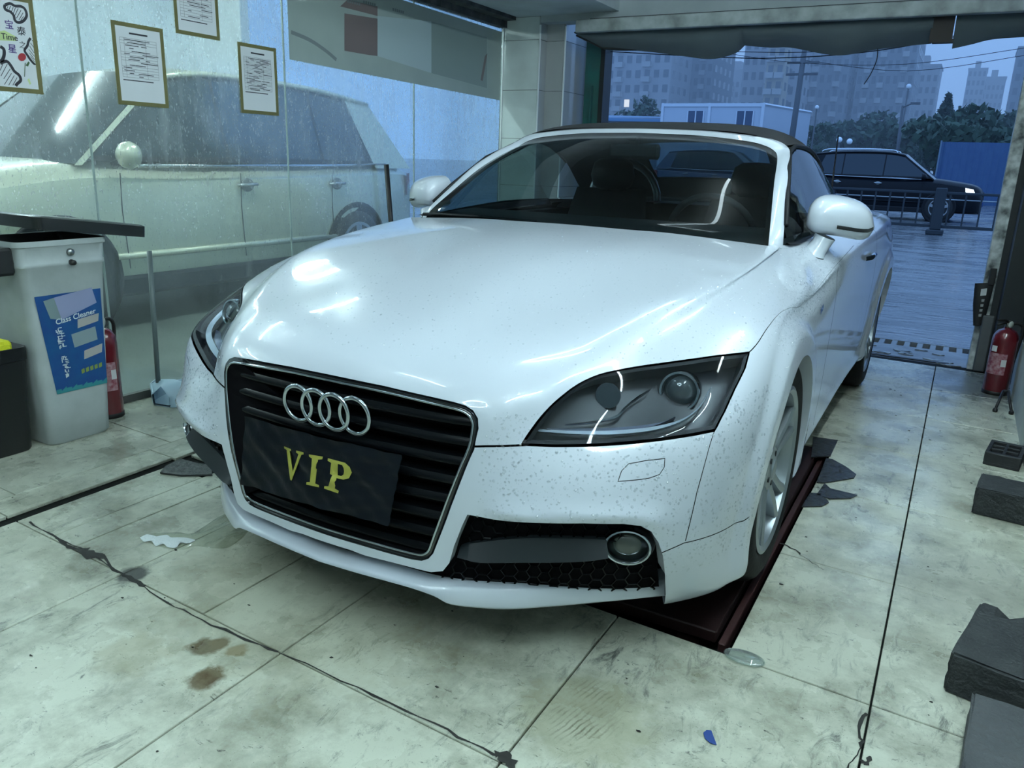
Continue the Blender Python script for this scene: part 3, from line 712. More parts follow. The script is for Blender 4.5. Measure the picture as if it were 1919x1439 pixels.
P3[UV[:, 0] <= 1e-9, 0] = 0; P3[UV[:, 0] >= UMAX - 1e-9, 0] = 0
# connected panels
edge_f = {}
for i, f in enumerate(F):
    if cls[i] == 9: continue
    for a, b in ((f[0], f[1]), (f[1], f[2]), (f[2], f[0])): edge_f.setdefault((min(a, b), max(a, b)), []).append(i)
adj = {}
for l in edge_f.values():
    if len(l) == 2 and cls[l[0]] == cls[l[1]]: adj.setdefault(l[0], []).append(l[1]); adj.setdefault(l[1], []).append(l[0])
comp = np.full(len(F), -1); nc = 0
for i in range(len(F)):
    if cls[i] == 9 or comp[i] >= 0: continue
    st = [i]; comp[i] = nc
    while st:
        k = st.pop()
        for j in adj.get(k, ()):
            if comp[j] < 0: comp[j] = nc; st.append(j)
    nc += 1
def panel(name, fi, material, both=False, weld=False):
    """one body panel from faces fi; mirrored into a twin, or welded across the centre line"""
    f = F[fi]; ids = np.unique(f); mp = np.full(len(UV), -1); mp[ids] = np.arange(len(ids))
    p, n, q = P3[ids], N3[ids], mp[f]
    if weld:
        p2, n2 = p * [-1, 1, 1], n * [-1, 1, 1]; mid = np.abs(p[:, 0]) < 1e-7
        idx = np.arange(len(p)) + len(p); 
        keepm = ~mid; new = np.full(len(p), -1); new[keepm] = len(p) + np.arange(keepm.sum()); new[mid] = np.where(mid)[0]
        V_ = np.concatenate([p, p2[keepm]]); N_ = np.concatenate([n, n2[keepm]])
        Fm = new[q][:, ::-1]
        return [link_mesh(name, V_, np.concatenate([q, Fm]), material, car, True, N_)]
    o = [link_mesh(name, p, q, material, car, True, n)]
    if both: o.append(link_mesh(name, p * [-1, 1, 1], q[:, ::-1], material, car, True, n * [-1, 1, 1]))
    return o
names = {}
def seed(uvp, name):
    d = np.linalg.norm(cen - uvp, axis=1) + (cls == 9) * 9 + (cls == 1) * 9
    names[comp[np.argmin(d)]] = name
seed(side_uv([(1.95, .6)])[0], 'rear_quarter_panel'); seed(side_uv([(1.2, .6)])[0], 'door_panel'); seed(side_uv([(.45, .6)])[0], 'fender')
seed(trace([(1320,1060)])[0], 'bumper_corner')
seed(trace([(1100,880)])[0], 'front_bumper'); seed(trace([(1000,560)])[0], 'hood'); seed(trace([(1210,880)])[0], 'washer_cover')
PANELS = {}
for c in range(nc):
    fi = np.where(comp == c)[0]
    if cls[fi[0]] == 1: continue
    if len(fi) < 4: continue
    nm = names.get(c, 'body_filler')
    touch = (np.abs(P3[np.unique(F[fi]), 0]) < 1e-7).any()
    print('panel', nm, len(fi), 'centre' if touch else '')
    PANELS.setdefault(nm, []).extend(panel(nm, fi, PAINT, both=not touch, weld=touch))
lampf = np.where(cls == 1)[0]

def offs(uv, d): return S(uv) - SN(uv) * np.asarray(d).reshape(-1, 1) if np.ndim(d) else S(uv) - SN(uv) * d
def mirror_build(mb, name, material, parent=None, smooth=False, angle=None):
    """build the part and its mirror twin"""
    a = mb.build(name, material, parent or car, smooth, True, angle)
    m2 = MB(); m2.v = [(-x, y, z) for x, y, z in mb.v]; m2.f = [tuple(reversed(f)) for f in mb.f]
    b = m2.build(name, material, parent or car, smooth, True, angle)
    return a, b
# dark backing just under the shell so panel gaps read as dark lines
bu = np.concatenate([np.arange(0, ku[G + 13], .03)]); bv = np.arange(.02, kv[10] + .12, .03)
buv = np.stack(np.meshgrid(bu, bv, indexing='ij'), -1).reshape(-1, 2)
bP = offs(buv, .012); nbv = len(bv)
bf = []
hole = (buv[:, 1] > kv[7]) & (buv[:, 0] < ku[G + 6])
for n in ('grille', 'open', 'arch', 'lamp'): hole |= inside(buv, POLYS[n] if n != 'lamp' else LAMP_O)
for i in range(len(bu) - 1):
    for j in range(nbv - 1):
        q = (i * nbv + j, (i + 1) * nbv + j, (i + 1) * nbv + j + 1, i * nbv + j + 1)
        if not hole[list(q)].any(): bf.append(q)
mbk = MB(); mbk.add(bP, bf); mbk.add(bP * [-1, 1, 1], [q[::-1] for q in bf])
mbk.build('inner_shell', DARK, car, fixn=False)
# ---- wheel-arch lips and wells
for arc, wy in ((ARC_F, 0.0), (ARC_R, 2.468)):
    a = S(arc); m = MB(); m.grid([a, a - [.02, 0, 0] + 0 * a, a - [.045, 0, 0]]); mirror_build(m, 'arch_lip', PAINT, smooth=True)
    m = MB(); ang = np.radians(np.linspace(-20, 200, 30)); r = ARCH_R + .012
    xs = (.862, .55)
    m.grid([[(x, wy + r * math.cos(t), ARCH_Z + r * math.sin(t)) for t in ang] for x in xs])
    m.add([(.55, wy, ARCH_Z)] + [(.55, wy + r * math.cos(t), ARCH_Z + r * math.sin(t)) for t in ang], [(0, i + 1, i + 2) for i in range(len(ang) - 1)])
    mirror_build(m, 'wheel_well', DARK)
# ================================================================ car details
GLASS_LAMP = glass_mat('lamp_glass', (.86, .92, .96), gloss=.012, rough=.02, fres=.35)
GLASS_WS = glass_mat('windscreen_glass', (.36, .44, .46), gloss=.018, rough=.015)
GLASS_SIDE = glass_mat('side_window_glass', (.40, .50, .50), gloss=.07, rough=.02)
ALLOY = mat('wheel_alloy', (.30, .335, .355), rough=.35, metal=.8)
FABRIC = mat('black_roof_fabric', (.010, .011, .014), rough=.85, bump=(900, .2))
INTERIOR = mat('dark_interior', (.012, .014, .016), rough=.6)
LEATHER = mat('dark_leather', (.02, .02, .023), rough=.45)
def unit(v): v = np.array(v, float); return v / np.linalg.norm(v)
def oriented(mb, c, d, sx=1.0, sz=1.0):
    """move a lathe built about +z at the origin to c, axis along d; sx / sz stretch sideways and upwards"""
    d = unit(d); r = unit(np.cross([0, 0, 1.], d)); u = np.cross(d, r); c = np.array(c, float)
    mb.v = [tuple(c + sx * x * r + sz * y * u + z * d) for x, y, z in mb.v]
    return mb
def mirrored(mb):
    m = MB(); m.v = [(-x, y, z) for x, y, z in mb.v]; m.f = [tuple(reversed(f)) for f in mb.f]; return m
# ---- headlights: lens is the part, the rest its sub-parts
ids = np.unique(F[lampf]); mp = np.full(len(UV), -1); mp[ids] = np.arange(len(ids)); lf = mp[F[lampf]]
lamp_parts = []
mb = MB(); mb.add(offs(UV[ids], .050), lf)
e0, e1 = S(LAMP_I), offs(LAMP_I, .050); mb.grid([list(e0) + [e0[0]], list(e1) + [e1[0]]]); lamp_parts.append((mb, 'lamp_housing', mat('lamp_housing', (.014, .016, .02), rough=.35), True))
b0, b1 = offs(LAMP_I, .0015), offs(offset_closed(LAMP_I, .010 if area(offset_closed(LAMP_I, .01)) ** 2 < area(LAMP_I) ** 2 else -.010), .004)
mb = MB(); mb.grid([list(b0) + [b0[0]], list(b1) + [b1[0]]]); lamp_parts.append((mb, 'lamp_border', BLACK_PL, False))
pc = offs(trace([(1279, 716)]), .034)[0]; pdir = (.10, -1, .12)
mb = MB(); mb.lathe([(.036, -.03), (.038, .0), (.041, .006), (.046, .006), (.048, -.004), (.046, -.03)], 40); lamp_parts.append((oriented(mb, pc, pdir), 'projector_ring', CHROME, True))
mb = MB(); mb.lathe([(0.0005, .014), (.012, .0125), (.024, .008), (.033, .001), (.038, -.008)], 36); lamp_parts.append((oriented(mb, pc, pdir), 'projector_lens', mat('projector_glass', (.03, .04, .045), rough=.06, coat=1), True))
hc = offs(trace([(1150, 726)]), .038)[0]
mb = MB(); mb.lathe([(.030, .012), (.028, .0), (.020, -.010), (.008, -.016), (.006, .002), (.0005, .004)], 14); lamp_parts.append((oriented(mb, hc, pdir), 'reflector_bowl', mat('reflector', (.20, .23, .26), rough=.15, metal=1), False))
def ribbon(pxs, ws, depth, tilt=.012):
    uvp = smooth_pl(trace(pxs), 5); t = np.gradient(uvp, axis=0); t /= np.linalg.norm(t, axis=1)[:, None]
    n = np.stack([-t[:, 1], t[:, 0]], 1); w = np.interp(np.linspace(0, 1, len(uvp)), np.linspace(0, 1, len(ws)), ws)[:, None]
    m = MB(); a, b = offs(uvp + n * w / 2, depth + tilt), offs(uvp - n * w / 2, depth); m.grid([a, b]); m.grid([b, offs(uvp - n * w / 2, depth + .01)]); return m
lamp_parts.append((ribbon([(1003,803),(1080,804),(1160,801),(1235,791),(1285,774),(1318,748),(1338,715)], [.008, .012, .014, .014, .011, .007, .003], .018), 'light_strip', mat('strip_silver', (.72, .78, .86), rough=.3, metal=.5), True))
lamp_parts.append((ribbon([(1030,797),(1100,792),(1170,786),(1230,776),(1270,762)], [.006, .016, .020, .018, .006], .034, .02), 'light_guide', mat('guide_grey', (.20, .22, .30), rough=.3, metal=.4), True))
lamp_parts.append((ribbon([(1065,788),(1120,779),(1160,768),(1178,748),(1200,730),(1222,715)], [.003, .006, .008, .004, .006, .003], .030, .004), 'reflector_fin', mat('fin_silver', (.5, .54, .58), rough=.25, metal=1), True))
for sgn in (1, -1):
    k = np.array([sgn, 1, 1.])
    lens = link_mesh('headlight', P3[ids] * k, lf if sgn > 0 else lf[:, ::-1], GLASS_LAMP, car, True, N3[ids] * k)
    lens['label'] = 'clear headlight lens with a dark housing'
    for m_, nm, mt, sm in lamp_parts: (m_ if sgn > 0 else mirrored(m_)).build(nm, mt, lens, sm, angle=40 if sm else None)
SLAT = mat('grille_black', (.003, .004, .005), rough=.25, spec=.12)
# ---- radiator grille
gh = np.array([p for p in P_GRILLE if p[0] >= 0]); gl = gh[::-1] * [-1, 1]
GR = dens(smooth_pl(np.concatenate([gh, gl]), 3, True), .012, True)
sg = 1 if area(offset_closed(GR, .01)) ** 2 < area(GR) ** 2 else -1
def ginset(d): return offset_closed(GR, sg * d)
def loop(P): return list(P) + [P[0]]
mb = MB(); mb.grid([loop(S(GR)), loop(offs(ginset(.003), .006)), loop(offs(ginset(.010), .009)), loop(offs(ginset(.014), .006))]); mb.build('grille_surround', GLOSS_BLACK, car, True)
mb = MB(); cpt = offs(ginset(.015), .003); mb.tube(cpt, .0032, 8, closed=True); mb.build('grille_chrome_frame', CHROME, car, True)['label'] = 'chrome frame line of the grille'
mb = MB(); mb.grid([loop(offs(ginset(.016), .004)), loop(offs(ginset(.020), .055))]); mb.build('grille_sleeve', DARK, car, True)
ins = ginset(.020); bp = offs(ins, .055)
mb = MB(); cz = bp.mean(0) - [0, 0, 0]; mb.add(np.concatenate([[cz], bp]), [(0, 1 + i, 1 + (i + 1) % len(bp)) for i in range(len(bp))]); mb.build('grille_back', DARK, car)
gi = S(ginset(.017))
for z in (.588, .543, .498, .453, .408, .363, .318, .276):
    xs = []
    for a, b in zip(gi, np.roll(gi, -1, 0)):
        if (a[2] - z) * (b[2] - z) < 0: xs.append(a[0] + (b[0] - a[0]) * (z - a[2]) / (b[2] - a[2]))
    xm = max(xs); q = np.linspace(-xm, xm, 15); uvq = front_uv([(abs(x), z) for x in q]); yy = S(uvq)[:, 1]
    mb = MB(); prof = [(.012, .0), (.013, .005), (.020, .013), (.050, .015), (.050, -.015), (.024, -.013), (.013, -.004)]
    mb.grid([[(x, y + dy, z + dz) for dy, dz in prof + prof[:1]] for x, y in zip(q, yy)]); mb.build('grille_slat', SLAT, car, True, angle=35)
# four-ring emblem
em = None
for k, x in enumerate((-.0865, -.0288, .0288, .0865)):
    mb = MB(); y0 = -.873 + .003 * (abs(x) > .05) + (.002 if k % 2 else 0)
    A_ = np.linspace(0, 2 * np.pi, 40, endpoint=False)
    mb.grid([[(x + (.0435 + .0058 * math.cos(b)) * math.cos(a), y0 + .0045 * math.sin(b) - .02 * (math.sin(a) * .0435) * 3, .567 + (.0435 + .0058 * math.cos(b)) * math.sin(a)) for b in np.linspace(0, 2 * np.pi, 9)] for a in A_], True)
    o = mb.build('emblem_ring', CHROME, car, True)
# ---- black plate cover with gold letters
PQ = [at(458, 780, 1, -.893), at(752, 853, 1, -.880), at(734, 982, 1, -.905), at(452, 907, 1, -.912)]
def pl3(s, t, d=0.0):
    p = (PQ[0] * (1 - s) + PQ[1] * s) * (1 - t) + (PQ[3] * (1 - s) + PQ[2] * s) * t
    w = .0022 * math.sin(19 * s + 3 * math.sin(6 * t)) + .0016 * math.sin(31 * s * t + 11 * t) + .0012 * math.sin(47 * s - 22 * t) - .010 * s * s * t
    return p + np.array([0, w - d - .012 * max(0, 1 - abs(s - .5) * 2), 0])
mb = MB(); mb.grid([[pl3(s, t) for t in np.linspace(0, 1, 22)] for s in np.linspace(0, 1, 48)])
mb.grid([[pl3(s, t, -.0012) for t in np.linspace(0, 1, 22)] for s in np.linspace(0, 1, 48)])
plate = mb.build('plate_cover', mat('plate_film', (.005, .007, .010), rough=.3, spec=.16, bump=(18, .35)), car, True, fixn=False)
plate['label'] = 'crinkled black film over the number plate with gold letters'
LET = {
 'V': [(0,0),(.40,0),(.40,.07),(.31,.10),(.56,.72),(.77,.10),(.66,.07),(.66,0),(1,0),(1,.07),(.90,.10),(.56,1),(.48,1),(.12,.10),(0,.07)],
 'I': [(.1,0),(.9,0),(.9,.08),(.68,.11),(.68,.89),(.9,.92),(.9,1),(.1,1),(.1,.92),(.32,.89),(.32,.11),(.1,.08)],
 'P': [(0,0),(.68,0),(.90,.08),(.97,.26),(.90,.46),(.70,.55),(.44,.55),(.44,.89),(.62,.92),(.62,1),(0,1),(0,.92),(.16,.89),(.16,.11),(0,.08)]}
PCUT = [(.44,.08),(.60,.08),(.68,.16),(.69,.28),(.66,.40),(.58,.47),(.44,.47)]
GOLD = mat('gold_letters', (.40, .38, .07), rough=.42, metal=.35)
for ch, s0, s1, t0, t1 in (('V', .300, .440, .265, .71), ('I', .468, .566, .27, .71), ('P', .588, .748, .275, .71)):
    def mapp(a, b, d): return pl3(s0 + (s1 - s0) * a, t0 + (t1 - t0) * b, d)
    vs = [Vector(p) for p in LET[ch]]; n = len(vs); ed = [(i, (i + 1) % n) for i in range(n)]
    outl = np.array(LET[ch]); holes = None
    if ch == 'P':
        b = n; vs += [Vector(p) for p in PCUT]; ed += [(b + i, b + (i + 1) % len(PCUT)) for i in range(len(PCUT))]; holes = np.array(PCUT)
    gx = [Vector((a, b)) for a in np.linspace(.03, .97, 9) for b in np.linspace(.03, .97, 16)]
    rv, _, rf, *_ = delaunay_2d_cdt(vs + gx, ed, [], 0, 1e-7); rv = np.array([(v.x, v.y) for v in rv]); rf = np.array(rf); c2 = rv[rf].mean(1)
    ok = inside(c2, outl)
    if holes is not None: ok &= ~inside(c2, holes)
    mb = MB(); mb.add([mapp(a, b, .0018) for a, b in rv], rf[ok]); mb.build('gold_letter', GOLD, plate, True, fixn=False)
# ---- lower front opening
wl = _op[:-1]
_wi = wl.copy()
mb = MB(); mb.grid([S(dens(wl, .01)), offs(dens(wl, .01), .012), offs(dens(wl, .01), .035)]); mirror_build(mb, 'intake_edge', PAINT, smooth=True, angle=50)
inn = inside(cen, POLYS['open']) & ~bad
idn = np.unique(F[inn]); mp = np.full(len(UV), -1); mp[idn] = np.arange(len(idn))
mb = MB(); mb.add(offs(UV[idn], .040), mp[F[inn]]); mirror_build(mb, 'intake_backing', DARK, smooth=True)
sh = offset_closed(dens(P_OPEN, .02, True), 0)
mb = MB(); cs = .019
umin, umax = .36, P_OPEN[:, 0].max()
for i in range(60):
    for j in range(40):
        cu = umin + i * cs * 1.5; cv = .005 + (j + .5 * (i % 2)) * cs * math.sqrt(3)
        for k in range(3):
            a0, a1 = math.radians(60 * k), math.radians(60 * k + 60)
            q = np.array([[cu + cs * math.cos(a0), cv + cs * math.sin(a0)], [cu + cs * math.cos(a1), cv + cs * math.sin(a1)]])
            if q[:, 1].min() < .02 or not inside(np.concatenate([q, q + [.008, 0], q + [0, .008], q - [0, .012]]), POLYS['open']).all(): continue
            A_, B_ = offs(q, .036); mb.tube([A_, B_], .0022, 4, cap=False)
mirror_build(mb, 'honeycomb_mesh', SLAT)
lo = smooth_pl(trace([(857,1043),(872,1047),(901,1053),(985,1053),(1093,1051),(1140,1045)]), 4)
hi = smooth_pl(trace([(855,1036),(870,1032),(894,1029),(985,1023),(1093,1024),(1140,1026)]), 4)
mb = MB(); mb.grid([offs(hi, .045), offs(hi, .028), offs(lo, -.002), offs(lo - [0, .004], .002), offs(lo, .045)])
for o in mirror_build(mb, 'intake_blade', mat('blade_grey', (.016, .021, .024), rough=.5, spec=.25), smooth=True, angle=40): o['label'] = 'dark grey blade across the side intake'
fc = offs(trace([(1180, 1036)]), .020)[0]; fd = (.38, -1, .1)
mb = MB(); mb.lathe([(.044, -.02), (.045, .004), (.048, .008), (.052, .007), (.053, 0), (.050, -.02)], 40); ring = oriented(mb, fc, fd, 1.0, .76)
for o in mirror_build(ring, 'fog_lamp', CHROME, smooth=True, angle=50):
    s_ = 1 if o.data.vertices[0].co.x > 0 else -1
    mb = MB(); mb.lathe([(.0005, -.004), (.02, -.005), (.045, -.010)], 36); mb = oriented(mb, fc, fd, 1, .76)
    (mb if s_ > 0 else mirrored(mb)).build('fog_lens', mat('fog_glass', (.03, .04, .035), rough=.08, coat=1), o, True)
    mb = MB(); mb.lathe([(.055, -.01), (.062, -.03), (.05, -.045)], 30); mb = oriented(mb, fc, fd, 1, .76)
    (mb if s_ > 0 else mirrored(mb)).build('fog_bezel', BLACK_PL, o, True)
# ---- splitter lip
LT = [(640,1053,-.892),(684,1065,-.888),(767,1088,-.878),(813,1097,-.864),(845,1101,-.850),(900,1104.5,-.818),(960,1105.5,-.780),(1057,1104,-.708),(1165,1098,-.615),(1212,1093,-.565),(1246,1088,-.522)]
LB = [(640,1066,-.905),(684,1079,-.902),(767,1102,-.892),(813,1119,-.876),(842,1134,-.862),(900,1141,-.826),(960,1143,-.788),(1057,1136,-.714),(1165,1126,-.620),(1212,1121,-.568),(1246,1118,-.524)]
lt = np.array([at(a, b, 1, c) for a, b, c in LT]); lb = np.array([at(a, b, 1, c) for a, b, c in LB])
lt = np.concatenate([[[0, -.896, lt[0, 2]]], lt]); lb = np.concatenate([[[0, -.909, lb[0, 2]]], lb])
lt = smooth_pl(lt, 4); lb = smooth_pl(lb, 4)
lt = np.concatenate([(lt * [-1, 1, 1])[:0:-1], lt]); lb = np.concatenate([(lb * [-1, 1, 1])[:0:-1], lb])
back = np.array([0, .07, 0]); inward = -np.sign(lt[:, :1]) * np.array([[.0, 0, 0]])
mb = MB(); mb.grid([lt + back + [0, 0, .006], lt + [0, .008, .002], lt + [0, .001, -.002], lb * .85 + lt * .15 + [0, -.002, 0], lb + [0, .004, 0], lb + [0, .02, -.001], lb + back + [0, 0, .012]])
mb.build('front_lip', PAINT, car, True)['label'] = 'white splitter lip under the front bumper'
mb = MB(); mb.add([(x, y, .165) for x, y in ((-.55, -.70), (.55, -.70), (.78, -.40), (.50, -.38), (.50, 2.9), (.7, 3.0), (-.7, 3.0), (-.50, 2.9), (-.50, -.38), (-.78, -.40))], [tuple(range(10))])
mb.add([(x, y, .20) for x, y in ((-.86, .36), (.86, .36), (.86, 2.1), (-.86, 2.1))], [(0, 1, 2, 3)])
mb.build('underbody', DARK, car)
# ---- wheels
def wheel(sx, wy, scale=1.0):
    xo = .900                                        # outer tyre face
    R_, rr = WHEEL_R, .237
    mb = MB()
    prof = [(rr - .012, -.03), (rr + .004, -.012), (rr + .03, -.002), (rr + .055, -.004), (R_ - .018, -.014), (R_ - .004, -.032), (R_, -.055), (R_, -.19), (R_ - .02, -.226), (rr, -.235)]
    mb.lathe(prof + [], 64, axis=0, close=False)
    for k in range(4):
        mb.lathe([(R_ + .0008, -.075 - k * .032), (R_ - .007, -.078 - k * .032), (R_ - .007, -.084 - k * .032), (R_ + .0008, -.087 - k * .032)], 64, axis=0, close=False) if 0 else None
    tyre = MB(); tyre.v = [(sx * (xo + x), y + wy, z + WHEEL_Z) for x, y, z in mb.v]; tyre.f = mb.f[:-2] if len(mb.f[-1]) > 4 else mb.f
    to = tyre.build('tyre', RUBBER, car, True, angle=40)
    def sub(m_, nm, mt, ang=35, sm=True):
        q = MB(); q.v = [(sx * (xo + x), y + wy, z + WHEEL_Z) for x, y, z in m_.v]; q.f = m_.f if sx > 0 else [tuple(reversed(f)) for f in m_.f]
        return q.build(nm, mt, to, sm, angle=ang)
    m_ = MB(); m_.lathe([(rr - .004, -.03), (rr + .006, -.008), (rr - .004, -.004), (rr - .016, -.012), (rr - .024, -.05), (rr - .035, -.19)], 64, axis=0); m_.f = [f for f in m_.f if len(f) == 4]
    sub(m_, 'rim', ALLOY)
    for k in range(5):
        a = math.radians(90 + 72 * k + 8)
        def pt(r, t, x): return (x, r * math.cos(a) - t * math.sin(a), r * math.sin(a) + t * math.cos(a))
        for s_ in (-1, 1):
            m_ = MB(); st = []
            for r, t0, t1, x in ((.05, .004, .030, -.030), (.10, .008, .034, -.026), (.16, .016, .042, -.018), (.222, .030, .062, -.012)):
                st.append([pt(r, s_ * t0, x - .002), pt(r, s_ * (t0 + t1) / 2, x + .003), pt(r, s_ * t1, x - .002), pt(r, s_ * t1, x - .03), pt(r, s_ * t0, x - .03), pt(r, s_ * t0, x - .002)])
            m_.grid(st); sub(m_, 'spoke', ALLOY)
    m_ = MB(); m_.lathe([(.0005, -.016), (.026, -.017), (.030, -.022), (.062, -.026), (.070, -.05)], 30, axis=0); sub(m_, 'hub_cap', ALLOY)
    m_ = MB(); m_.lathe([(.07, -.10), (.155, -.10), (.155, -.122), (.07, -.122)], 40, axis=0); sub(m_, 'brake_disc', mat('brake_steel', (.10, .10, .10), rough=.35, metal=1))
    m_ = MB(); m_.lathe([(rr - .03, -.17), (.02, -.175)], 32, axis=0); sub(m_, 'wheel_back', DARK)
    for k in range(5):
        a = math.radians(126 + 72 * k + 8); m_ = MB(); m_.lathe([(.008, -.022), (.008, -.03)], 10, (0, .045 * math.cos(a), .045 * math.sin(a)), axis=0); sub(m_, 'wheel_bolt', BLACK_PL)
    return to
for sx in (1, -1):
    for wy in (0.0, 2.468): wheel(sx, wy)
# ---- windscreen frame, windscreen
O_ = [(.732,.525,.890),(.722,.56,.935),(.695,.68,1.020),(.662,.83,1.118),(.634,.97,1.182),(.612,1.06,1.214),(.592,1.085,1.233),(.555,1.088,1.251),(.48,1.075,1.266),(.30,1.055,1.282),(.15,1.048,1.287),(0,1.045,1.289)]
I_ = [(.690,.495,.890),(.682,.53,.935),(.655,.65,1.012),(.622,.80,1.102),(.595,.94,1.163),(.573,1.03,1.196),(.555,1.055,1.213),(.520,1.058,1.230),(.45,1.05,1.246),(.28,1.035,1.262),(.14,1.028,1.267),(0,1.025,1.269)]
O_ = smooth_pl(O_, 4); I_ = smooth_pl(I_, 4)
mid = (O_ + I_) / 2 + np.array([0, -.008, .006])
Ob = O_ + [-.012, .035, -.012]; Ib = I_ + [0, .02, -.01]
def full(a): return np.concatenate([a, (a * [-1, 1, 1])[-2::-1]])
mb = MB(); mb.grid([full(a) for a in (Ib, I_, mid, O_, Ob)]); mb.build('windscreen_frame', PAINT, car, True, angle=60)['label'] = 'white windscreen frame'
mb = MB(); mb.grid([full(a) for a in (I_ + [0, -.002, 0], I_ * [.975, 1, 1] + [0, .004, -.012])]); mb.build('windscreen_seal', BLACK_PL, car, True)
kc = 6 * 4                                              # corner of the glass opening between pillar and header
pil, hdr = I_[:kc + 1], full(I_[kc:])
def arc_at(pl, n):
    d = np.concatenate([[0], np.cumsum(np.linalg.norm(np.diff(pl, axis=0), axis=1))]); q = np.linspace(0, d[-1], n); return np.stack([np.interp(q, d, pl[:, k]) for k in range(3)], 1)
nt_, ns_ = 24, 33
Rp = arc_at(pil, nt_); Lp = Rp * [-1, 1, 1]; Tp = arc_at(hdr, ns_)
xb = np.linspace(pil[0, 0], -pil[0, 0], ns_); Bp = np.stack([xb, pil[0, 1] - .095 * (1 - (xb / pil[0, 0]) ** 2), pil[0, 2] + .014 * (1 - (xb / pil[0, 0]) ** 2)], 1)
rows = []
for i_ in range(nt_):
    t_ = i_ / (nt_ - 1); r_ = []
    for j_ in range(ns_):
        s_ = j_ / (ns_ - 1)
        p_ = (1 - t_) * Bp[j_] + t_ * Tp[j_] + (1 - s_) * Rp[i_] + s_ * Lp[i_] - ((1 - t_) * ((1 - s_) * Bp[0] + s_ * Bp[-1]) + t_ * ((1 - s_) * Tp[0] + s_ * Tp[-1]))
        bl = math.sin(math.pi * s_) ** .7 * math.sin(math.pi * t_) ** .8; r_.append(p_ + bl * np.array([0, -.016, .026]))
    rows.append(r_)
mb = MB(); mb.grid(rows); mb.build('windscreen', GLASS_WS, car, True)
mb = MB()   # cowl and wipers
mb.grid([[(x, .40 + .10 * (abs(x) / .7) ** 2, .905 - .012 * (abs(x) / .7) ** 2) for x in np.linspace(-.70, .70, 15)], [(x, .52 + .02 * (abs(x) / .7) ** 2, .895) for x in np.linspace(-.70, .70, 15)]])
mb.build('cowl', BLACK_PL, car, True)
for pts_ in ([(-.70, .50, .918), (-.60, .475, .924), (-.40, .455, .928), (-.15, .45, .926)], [(-.05, .47, .915), (.20, .465, .920), (.45, .48, .912), (.55, .50, .905)]):
    mb = MB(); mb.tube(pts_, .007, 6); mb.build('wiper', BLACK_PL, car, True)
# ---- fabric roof with rear window
ST = [(1.045,1.290,.590,1.085,1.233),(1.16,1.312,.605,1.17,1.240),(1.32,1.327,.615,1.30,1.240),(1.50,1.334,.625,1.48,1.222),(1.75,1.322,.638,1.70,1.150),(2.0,1.250,.652,1.92,1.020),(2.22,1.125,.655,2.10,.962),(2.42,.975,.60,2.32,.958)]
ST = smooth_pl(np.array(ST), 4)
def roof_row(s_, n=33):
    yc, zc, xe, ye, ze = s_; r = []
    for k in range(n):
        q = -1 + 2 * k / (n - 1); x = xe * math.sin(q * math.pi / 2) ** 1 if 0 else xe * q
        a = abs(q); r.append((x, yc + (ye - yc) * a ** 2, zc - (zc - ze) * (.25 * a ** 2 + .75 * a ** 6)))
    return r
RR = [roof_row(s_) for s_ in ST]
mb = MB(); v = [p for r in RR for p in r]; f = []; fg = []
for i in range(len(RR) - 1):
    for j in range(32):
        q = (i * 33 + j, i * 33 + j + 1, (i + 1) * 33 + j + 1, (i + 1) * 33 + j)
        (fg if (19 <= i <= 24 and 8 <= j < 24) else f).append(q)
mb.add(v, f); ro = mb.build('fabric_roof', FABRIC, car, True); ro['label'] = 'black fabric folding roof'
mb = MB(); mb.add(v, fg); mb.build('rear_window', GLASS_SIDE, ro, True)
mb = MB(); mb.add([(x, y, z - .012) for x, y, z in v], [q[::-1] for q in f]); mb.build('roof_lining', INTERIOR, ro, True, fixn=False)
# ---- side windows
re_ = np.array([r[-1] for r in RR])
top = [(.645, .90, 1.150), (.606, 1.08, 1.212)] + [tuple(p - [0, 0, .006]) for p in re_[4:18:2]]
top = np.array([(.715, .60, .965), (.69, .70, 1.035)] + top)
bot = np.array([[.752 + .025 * smooth01(np.array([(y - .6) / .4]))[0] - .03 * max(0, y - 1.3), y, .902 + .035 * smooth01(np.array([(y - .55) / .9]))[0]] for y in np.linspace(.60, top[-1, 1] + .06, len(top))])
mb = MB(); mb.grid([bot, (bot * 2 + top) / 3 + [.012, 0, 0], (bot + top * 2) / 3 + [.010, 0, 0], top]); mirror_build(mb, 'side_window', GLASS_SIDE, smooth=True)
mb = MB(); mb.tube(top + [.004, 0, 0], .009, 6); mirror_build(mb, 'window_seal', BLACK_PL, smooth=True)
mb = MB(); bs = np.concatenate([[[.735, .535, .902]], bot]); mb.grid([bs + [.018, 0, .006], bs + [.004, 0, .012], bs - [.02, 0, .02]]); mirror_build(mb, 'belt_moulding', BLACK_PL, smooth=True)
# rear deck
r11 = S(np.stack([ku[G + 11:G + 19], np.full(8, VMAX)], 1))
mb = MB(); mb.grid([[p, p * [.6, 1, 1] + [0, -.02, .012], p * [.2, 1, 1] + [0, -.03, .016], p * [-.2, 1, 1] + [0, -.03, .016], p * [-.6, 1, 1] + [0, -.02, .012], p * [-1, 1, 1]] for p in r11[1:]]); mb.build('rear_deck', PAINT, car, True)
